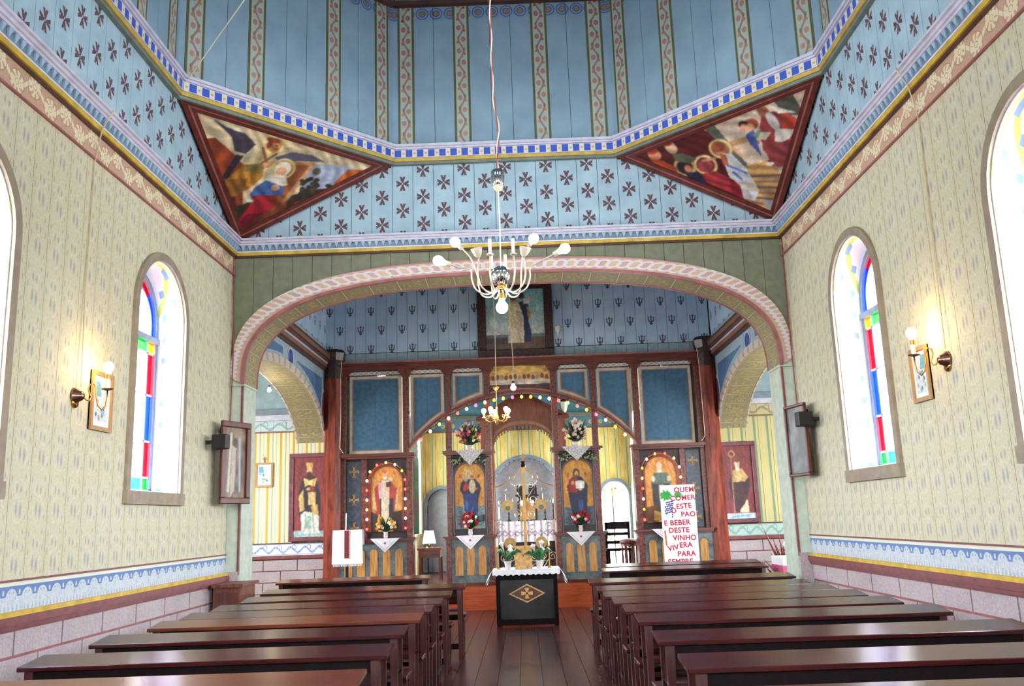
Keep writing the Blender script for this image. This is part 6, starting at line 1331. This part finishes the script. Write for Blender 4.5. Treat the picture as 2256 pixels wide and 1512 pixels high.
# ------------------------------------------------------------------ flowers and cloths on the screen
def tri_cloth(u, z, w, drop, d, lab, mat='linen', mark=True):
    m = MB(BX); n = 14; t_ = thing('corner_cloth', BX((u, z, d)), lab, 'cloth', 'white corner cloths on the icon screen')
    m.box(u-w/2, u+w/2, z, z+.004, d-.16, d); P = []
    for i in range(n+1):
        x = u-w/2+w*i/n; dd = drop*(1-abs(x-u)/(w/2)); P.append((x, z+.003, d+.004, dd))
    vs = [];
    for i, (x, zz, dp, dd) in enumerate(P): vs += [(x, zz, dp), (x, zz-dd*.5, dp+.004*math.sin(i)), (x, zz-dd, dp+.003)]
    m.add(vs, [(3*i+k, 3*i+k+1, 3*i+k+4, 3*i+k+3) for i in range(n) for k in range(2)]); m.build('linen', mat, t_, recalc=False)
    if mark:
        MB(BX).prism([(u, z-drop*.22), (u+.025, z-drop*.32), (u, z-drop*.42), (u-.025, z-drop*.32)], d+.008, d+.012).build('embroidered_mark', 'petal_pink', t_)
        for s in (-1, 1): MB(BX).tube([(u+s*w*.34, z-.03, d+.009), (u, z-drop*.80, d+.009)], .003, 4).build('embroidered_line', 'petal_rose', t_)
tri_cloth(-.975, 1.281, .50, .24, .303, 'white triangular cloth hanging below the mother and child icon'); tri_cloth(.975, 1.281, .50, .24, .303, 'white triangular cloth hanging below the open book icon'); tri_cloth(-2.475, 1.281, .52, .24, .303, 'white triangular cloth hanging below the left bulb-ringed icon'); tri_cloth(2.475, 1.281, .50, .22, .303, 'white triangular cloth below the right bulb-ringed icon behind the poster')
tri_cloth(-.95, 2.791, .52, .28, .203, 'white lace triangular cloth hanging over the cap of the left pier', 'lace_white', False); tri_cloth(.975, 2.791, .54, .26, .203, 'white lace triangular cloth hanging over the cap of the right pier', 'lace_white', False)
def bouquet(u, z, d, w, h, kinds, leaf, n, lab, vase=True, seed=1):
    random.seed(seed); c = BX((u, z, d)); t = thing('bouquet', c, lab, 'flowers', 'bouquets on the icon screen'); z0 = .0
    if vase: MB().lathe(c, [(.03, 0), (.042, .03), (.035, .09), (.045, .11), (.03, .11), (0, .08)], 12).build('vase', 'pot_white', t, True); z0 = .10
    else: MB().lathe(c, [(.05, 0), (.07, .06), (.06, .09), (0, .09)], 12).build('vase', 'pot_white', t, True); z0 = .06
    m = MB()
    for i in range(n*2):
        a = random.random()*6.28; rr = math.sqrt(random.random())*w/2; hh = z0+(.15+.85*random.random())*h; e = Vector((rr*math.cos(a), rr*math.sin(a)*.5, hh)); b = Vector((0, 0, z0)); mid = (b+e)/2+Vector((0, 0, .03)); m.tube([c+b, c+mid, c+e], [.003, .014, .002], 4)
    m.build('foliage', leaf, t, kind='stuff')
    pro = {}
    for i in range(n):
        kk = random.choice(kinds); a = random.random()*6.28; rr = math.sqrt(random.random())*w/2; hh = z0+(.25+.75*random.random())*h*(1-.35*(rr/(w/2))**2); p = Vector((rr*math.cos(a), rr*math.sin(a)*.5-.02, hh))
        if kk not in pro:
            mb = MB()
            for q in range(6):
                ca, sa = math.cos(q*1.047), math.sin(q*1.047); mb.tube([c+Vector((0, 0, 0)), c+Vector((.018*ca, -.006, .018*sa)), c+Vector((.034*ca, -.002, .034*sa))], [.006, .013, .004], 5)
            mb.ball(c+Vector((0, -.01, 0)), .010, 5); pro[kk] = mb.build('blossom', kk, t); ob = pro[kk]
        else: ob = pro[kk].copy(); COL.objects.link(ob); ob.parent = t
        ob.location = p; ob.rotation_euler = (random.uniform(-.5, .5), random.uniform(-3, 3), random.uniform(-.6, .6))
    return t
bouquet(-.97, 1.286, .22, .30, .32, ['petal_red', 'petal_red', 'petal_red', 'petal_white'], 'leaf_dark', 30, 'vase of red and white flowers below the mother and child icon', seed=2)
bouquet(.985, 1.286, .22, .30, .30, ['petal_red', 'petal_red', 'petal_red', 'petal_white'], 'leaf_dark', 30, 'vase of red and white flowers below the open book icon', seed=3)
bouquet(-2.475, 1.286, .22, .36, .30, ['petal_orange', 'petal_orange', 'petal_yellow', 'petal_white'], 'leaf_dark', 34, 'vase of orange and yellow flowers below the left bulb-ringed icon', seed=4)
bouquet(2.60, 1.286, .22, .26, .26, ['petal_yellow', 'petal_orange', 'petal_white'], 'leaf_dark', 16, 'vase of pale flowers below the right bulb-ringed icon', seed=5)
bouquet(-.96, 2.796, .08, .48, .46, ['petal_pink', 'petal_pink', 'petal_yellow', 'petal_white', 'petal_rose'], 'leaf_dark', 60, 'large bouquet of pink and cream flowers on top of the left pier', False, seed=6)
bouquet(.98, 2.796, .08, .46, .46, ['petal_rose', 'petal_rose', 'petal_white'], 'leaf_dark', 60, 'large bouquet of pale roses on top of the right pier', False, seed=7)
for s in (-1, 1):
    random.seed(20+s); t = thing('leaf_garland', BX((s*.975, 2.55, .15)), 'garland of pale green leaves across the cap of the %s pier' % ('left' if s < 0 else 'right'), 'garland'); m = MB(BX)
    for i in range(46):
        e = -.34+.68*random.random(); z = 2.70-.10*random.random()-.08*abs(e)/.34; a = random.random()*6.28; m.tube([(s*.975+e, z, .17), (s*.975+e+.025*math.cos(a), z+.02*math.sin(a), .185), (s*.975+e+.05*math.cos(a), z+.04*math.sin(a), .18)], [.003, .016, .002], 4)
    m.build('leaves', 'leaf_pale', t, kind='stuff'); MB(BX).tube([(s*.975-.36, 2.66, .165), (s*.975, 2.70, .165), (s*.975+.36, 2.66, .165)], .008, 5).build('stem', 'leaf_dark', t)

# ------------------------------------------------------------------ towel stand and poster
tw = thing('towel_stand', (-2.95, 15.3, 0), 'black stand draped with a white towel bearing a red embroidered stripe', 'stand')
MB().lathe((-2.94, 15.3, 0), [(.18, 0), (.16, .03), (.03, .06), (.025, .8), (.02, 1.42), (0, 1.43)], 14).build('pole', 'black_iron', tw); MB().tube([(-2.96, 15.28, 1.4), (-2.95, 15.28, 1.74)], .010, 8).build('candle', 'white_wax', tw); MB().box(-3.12, -2.72, 15.22, 15.40, 1.42, 1.45).build('shelf', 'black_iron', tw)
tc = thing('towel', (-2.915, 15.3, 1.455), 'white towel with red embroidered stripe and fringe over the black stand', 'towel')
xs = frange(-3.165, -2.665, .025); vs = []
def fold(i, k): return .0016*math.sin(i*.5)*k
for i, x in enumerate(xs): vs += [(x, 15.42, 1.20), (x, 15.40, 1.456), (x, 15.205, 1.456)] + [(x+(.003*math.sin(k*1.3) if 0 < i < len(xs)-1 else .006*k*(1 if i == 0 else -1)*-.4), 15.198+fold(i, k), 1.456-.56*k/6) for k in range(1, 7)]
MB().add(vs, [(9*i+k, 9*i+k+1, 9*i+k+10, 9*i+k+9) for i in range(len(xs)-1) for k in range(8)]).build('cloth', 'towel_cloth', tc, recalc=False)
MB().box(-2.965, -2.885, 15.186, 15.190, .99, 1.45).build('embroidered_stripe', 'embroidery', tc)
m = MB()
for x in frange(-3.155, -2.675, .012): m.tube([(x, 15.198, .898), (x+random.uniform(-.006, .006), 15.196, .855)], .003, 4)
m.build('fringe', 'towel_cloth', tc, kind='stuff')
BP = Basis((2.42, 15.15, .62), (1, 0, 0), (0, .02, 1), (0, -1, .02)); ps = thing('poster', BP((.3, 0, 0)), 'white poster with red lettering and painted grapes standing before the right bay', 'poster')
PW, PH = .585, 1.40
MB(BP).box(0, PW, 0, PH, -.012, 0).build('board', 'paper_white', ps); MB(BP).box(PW/2-.03, PW/2+.03, -.62, .9, -.06, -.015).build('easel_post', 'pew_dark', ps)
for s in (-1, 1): MB(BP).tube([(PW/2, .6, -.05), (PW/2+s*.2, -.62, -.05)], .015, 6).build('easel_leg', 'pew_dark', ps)
MB(BP).tube([(PW/2, .6, -.06), (PW/2, -.62, -.35)], .015, 6).build('easel_leg', 'pew_dark', ps); MB(BP).box(PW/2-.2, PW/2+.2, -.02, 0, -.04, .02).build('easel_ledge', 'pew_dark', ps)
def text_part(txt, B, u, v, size, d, parent, mat, align='LEFT', rot=0):
    cu = bpy.data.curves.new('lettering', 'FONT'); cu.body = txt; cu.size = size; cu.align_x = align; cu.offset = .0035; cu.space_character = 1.08
    ob = bpy.data.objects.new('lettering', cu); COL.objects.link(ob); dg = bpy.context.evaluated_depsgraph_get(); me = bpy.data.meshes.new_from_object(ob.evaluated_get(dg)); COL.objects.unlink(ob); bpy.data.objects.remove(ob)
    base = wloc(parent); ca, sa = math.cos(rot), math.sin(rot)
    for vx in me.vertices:
        x, y = vx.co.x*ca-vx.co.y*sa, vx.co.x*sa+vx.co.y*ca; vx.co = B((u+x, v+y, d))-base
    me.materials.clear(); me.materials.append(MATS[mat]); o = bpy.data.objects.new('lettering', me); COL.objects.link(o); o.parent = parent; return o
def py(zy): return PH-(zy-705)/ (1398-705) * 1.25                # zoomed photo rows -> board height
def px(zx, zy): return (zx-(345+(zy-712)*.07))/(322.0)*PW
for txt, x, y, sz, r in (('QUEM', 478, 775, .118, .02), ('COMER', 445, 852, .118, .03), ('ESTE', 503, 928, .118, .05), ('D', 455, 965, .118, 0), ('PAO', 545, 1000, .118, 0), ('E BEBER', 388, 1078, .118, .02), ('DESTE', 430, 1145, .118, 0), ('VINHO', 470, 1215, .118, .0), ('ERA', 530, 1282, .118, .03), ('VIV', 428, 1312, .118, .16), ('PARA', 513, 1360, .118, .0), ('SEMPRE', 425, 1430, .118, .0)):
    text_part(txt, BP, px(x, y), py(y), sz, .002, ps, 'letter_red', rot=r)
MB(BP).tube([(px(578, 940), py(940), .003), (px(588, 933), py(933), .003), (px(598, 940), py(940), .003), (px(608, 933), py(933), .003)], .004, 5).build('lettering', 'letter_red', ps)
def leafy(cx, cy, r, mat):
    pts = []
    for i in range(20): a = i*math.pi/10; rr = r*(1 if i % 2 == 0 else .68)*(1+.15*math.sin(i*2.3)); pts.append((cx+rr*math.cos(a), cy+rr*.85*math.sin(a)))
    MB(BP).prism(pts, 0, .002).build('painted_leaf', mat, ps)
plain('print_green', (52, 160, 70), .6, var=.12, scale=30)
leafy(px(402, 800), py(800), .115, 'print_green'); leafy(px(515, 795), py(795), .075, 'print_green')
m = MB(BP); random.seed(9)
for i in range(30):
    r = i//5; x = 405+(i % 5)*14+(r % 2)*7-r*2; y = 868+r*19-(i % 5)*3; cx, cy = px(x+random.random()*5, y), py(y); m.prism([(cx+.014*math.cos(q), cy+.014*math.sin(q)) for q in [j*.785 for j in range(8)]], 0, .0022+.0002*(i % 5))
for x, y in ((410, 970), (465, 980), (465, 1000)): cx, cy = px(x, y), py(y); m.prism([(cx+.014*math.cos(q), cy+.014*math.sin(q)) for q in [j*.785 for j in range(8)]], 0, .002)
m.build('painted_grapes', 'grape_blue', ps, kind='stuff')
m = MB(BP)
for i in range(9): x, y = 395+i*2, 1130+i*15; m.prism([(px(x, y)+dx, py(y)+dy) for dx, dy in ((-.02, -.012), (0, -.02), (.02, .008), (0, .016))], 0, .002)
m.tube([(px(398, 1125), py(1125), .001), (px(412, 1250), py(1250), .001), (px(440, 1300), py(1300), .001)], .003, 4); m.build('painted_wheat', 'wheat', ps, kind='stuff')

# ------------------------------------------------------------------ side table in the right arm
sx, sy = 3.9, 12.6
s2 = thing('cloth_table', (sx, sy, 0), 'small table under a white and pink embroidered cloth beyond the right jamb', 'table'); MB().box(sx-.28, sx+.28, sy-.25, sy+.25, .86, .90).build('table_top', 'pew_wood', s2)
for a in (-1, 1):
    for b in (-1, 1): MB().box(sx+a*.24-.02, sx+a*.24+.02, sy+b*.21-.02, sy+b*.21+.02, 0, .86).build('leg', 'pew_dark', s2)
c4 = thing('embroidered_cloth', (sx, sy, .9), 'white cloth with a bright pink embroidered band on the right side table', 'cloth'); m = MB(); m.box(-.31+sx, .31+sx, sy-.28, sy+.28, .901, .908); m.box(-.315+sx, -.308+sx, sy-.28, sy+.28, .64, .908); m.box(-.31+sx, .31+sx, sy-.286, sy-.28, .64, .908); m.build('cloth', 'linen', c4)
MB().box(-.312+sx, .312+sx, sy-.291, sy-.286, .70, .80).build('pink_band', 'cloth_pink', c4); MB().box(-.321+sx, -.315+sx, sy-.28, sy+.28, .70, .80).build('pink_band', 'cloth_pink', c4)
fb = thing('gift_basket', (sx-.1, sy-.05, .908), 'pink basket wrapped with white ribbon on the right side table', 'basket'); MB().lathe((sx-.1, sy-.05, .908), [(.06, 0), (.09, .10), (.1, .13), (.085, .13), (.0, .1)], 12).build('bowl', 'cloth_pink', fb, True)
for k in range(5): a = k*1.26; MB().lathe((sx-.12+.07*math.cos(a), sy-.07+.05*math.sin(a), 1.07), [(0, -.04), (.05, -.01), (.04, .03), (0, .05)], 8, (math.cos(a), math.sin(a), .8)).build('ribbon_loop', 'linen', fb, True)
cn = thing('white_candle', (sx+.12, sy-.2, .908), 'thin white candle on the right side table', 'candle'); MB().lathe((sx+.12, sy-.2, .908), [(.03, 0), (.025, .015), (.008, .02), (.008, .22), (.016, .24), (.012, .26), (.012, .34), (0, .345)], 8).build('stick', 'white_wax', cn)
pt = thing('red_plant', (sx+.05, sy+.72, 0), 'dark red leafed plant behind the right side table', 'plant'); MB().lathe((sx+.05, sy+.72, 0), [(.12, 0), (.16, .3), (.0, .3)], 12).build('pot', 'hassock_brown', pt); random.seed(8); m = MB()
for i in range(50): a = random.random()*6.28; R_ = .1+.32*random.random(); q = (sx+.05+R_*math.cos(a), sy+.72+.25*math.sin(a), .55+.75*random.random()); m.tube([(sx+.05, sy+.72, .3), (q[0]*.5+(sx+.05)*.5, sy+.72, q[2]*.6+.1), q], [.006, .02, .003], 4)
m.build('leaves', 'red_leaf', pt, kind='stuff')
br = thing('wall_bracket_vase', (3.98, 12.2, 1.52), 'white flowers in a vase on a brown wall bracket beyond the right jamb', 'vase'); MB().lathe((3.98, 12.2, 1.30), [(.02, 0), (.06, .12), (.1, .20), (.1, .22), (0, .22)], 10).build('bracket', 'sacristy_wood', br); MB().tube([(3.98, 12.2, 0), (3.98, 12.2, 1.3)], .03, 8).build('post', 'sacristy_wood', br)
for k in range(6): a = k*1.05; MB().lathe((3.98+.06*math.cos(a), 12.18+.04*math.sin(a), 1.58+.02*(k % 3)), [(0, -.03), (.04, 0), (.03, .03), (0, .04)], 8).build('blossom', 'petal_white', br, True)
# cables
cb1 = MB().tube([(-3.40, 8.72, 6.30), (-3.0, 8.45, 6.62), (-2.4, 8.1, 7.15), (-1.6, 7.8, 8.0), (-.6, 7.5, 9.2), (-.15, 7.35, 9.85)], .006, 6).build('hanging_cable', 'cord_white'); tag(cb1, 'thin white cable running from the left cornice up into the dome', 'cable')
for nm, P in (('left', [(-3.485, 10.70, 5.17), (-3.485, 10.72, 4.6), (-3.47, 10.74, 3.6), (-3.48, 10.73, 2.85)]), ('right', [(3.485, 10.70, 5.17), (3.485, 10.72, 4.4), (3.47, 10.70, 3.4), (3.48, 10.72, 2.8)])):
    tag(MB().tube(P, .007, 6).build('wall_cable', 'cord_red'), 'thin reddish cable running down the %s nave corner' % nm, 'cable')
tag(MB().tube([(-3.47, 7.02, 2.72), (-3.485, 7.02, 3.6), (-3.485, 7.05, 4.7), (-3.44, 7.05, 4.98), (-3.35, 7.05, 5.15), (-3.485, 7.1, 5.2)], .006, 6).build('wall_cable', 'cord_cream'), 'thin cream cable rising from the left wall lamp to the cornice', 'cable'); tag(MB().tube([(3.47, 6.86, 2.75), (3.485, 6.86, 3.6), (3.485, 6.83, 4.7), (3.44, 6.83, 4.98), (3.35, 6.83, 5.15), (3.485, 6.8, 5.2)], .006, 6).build('wall_cable', 'cord_cream'), 'thin cream cable rising from the right wall lamp to the cornice', 'cable')
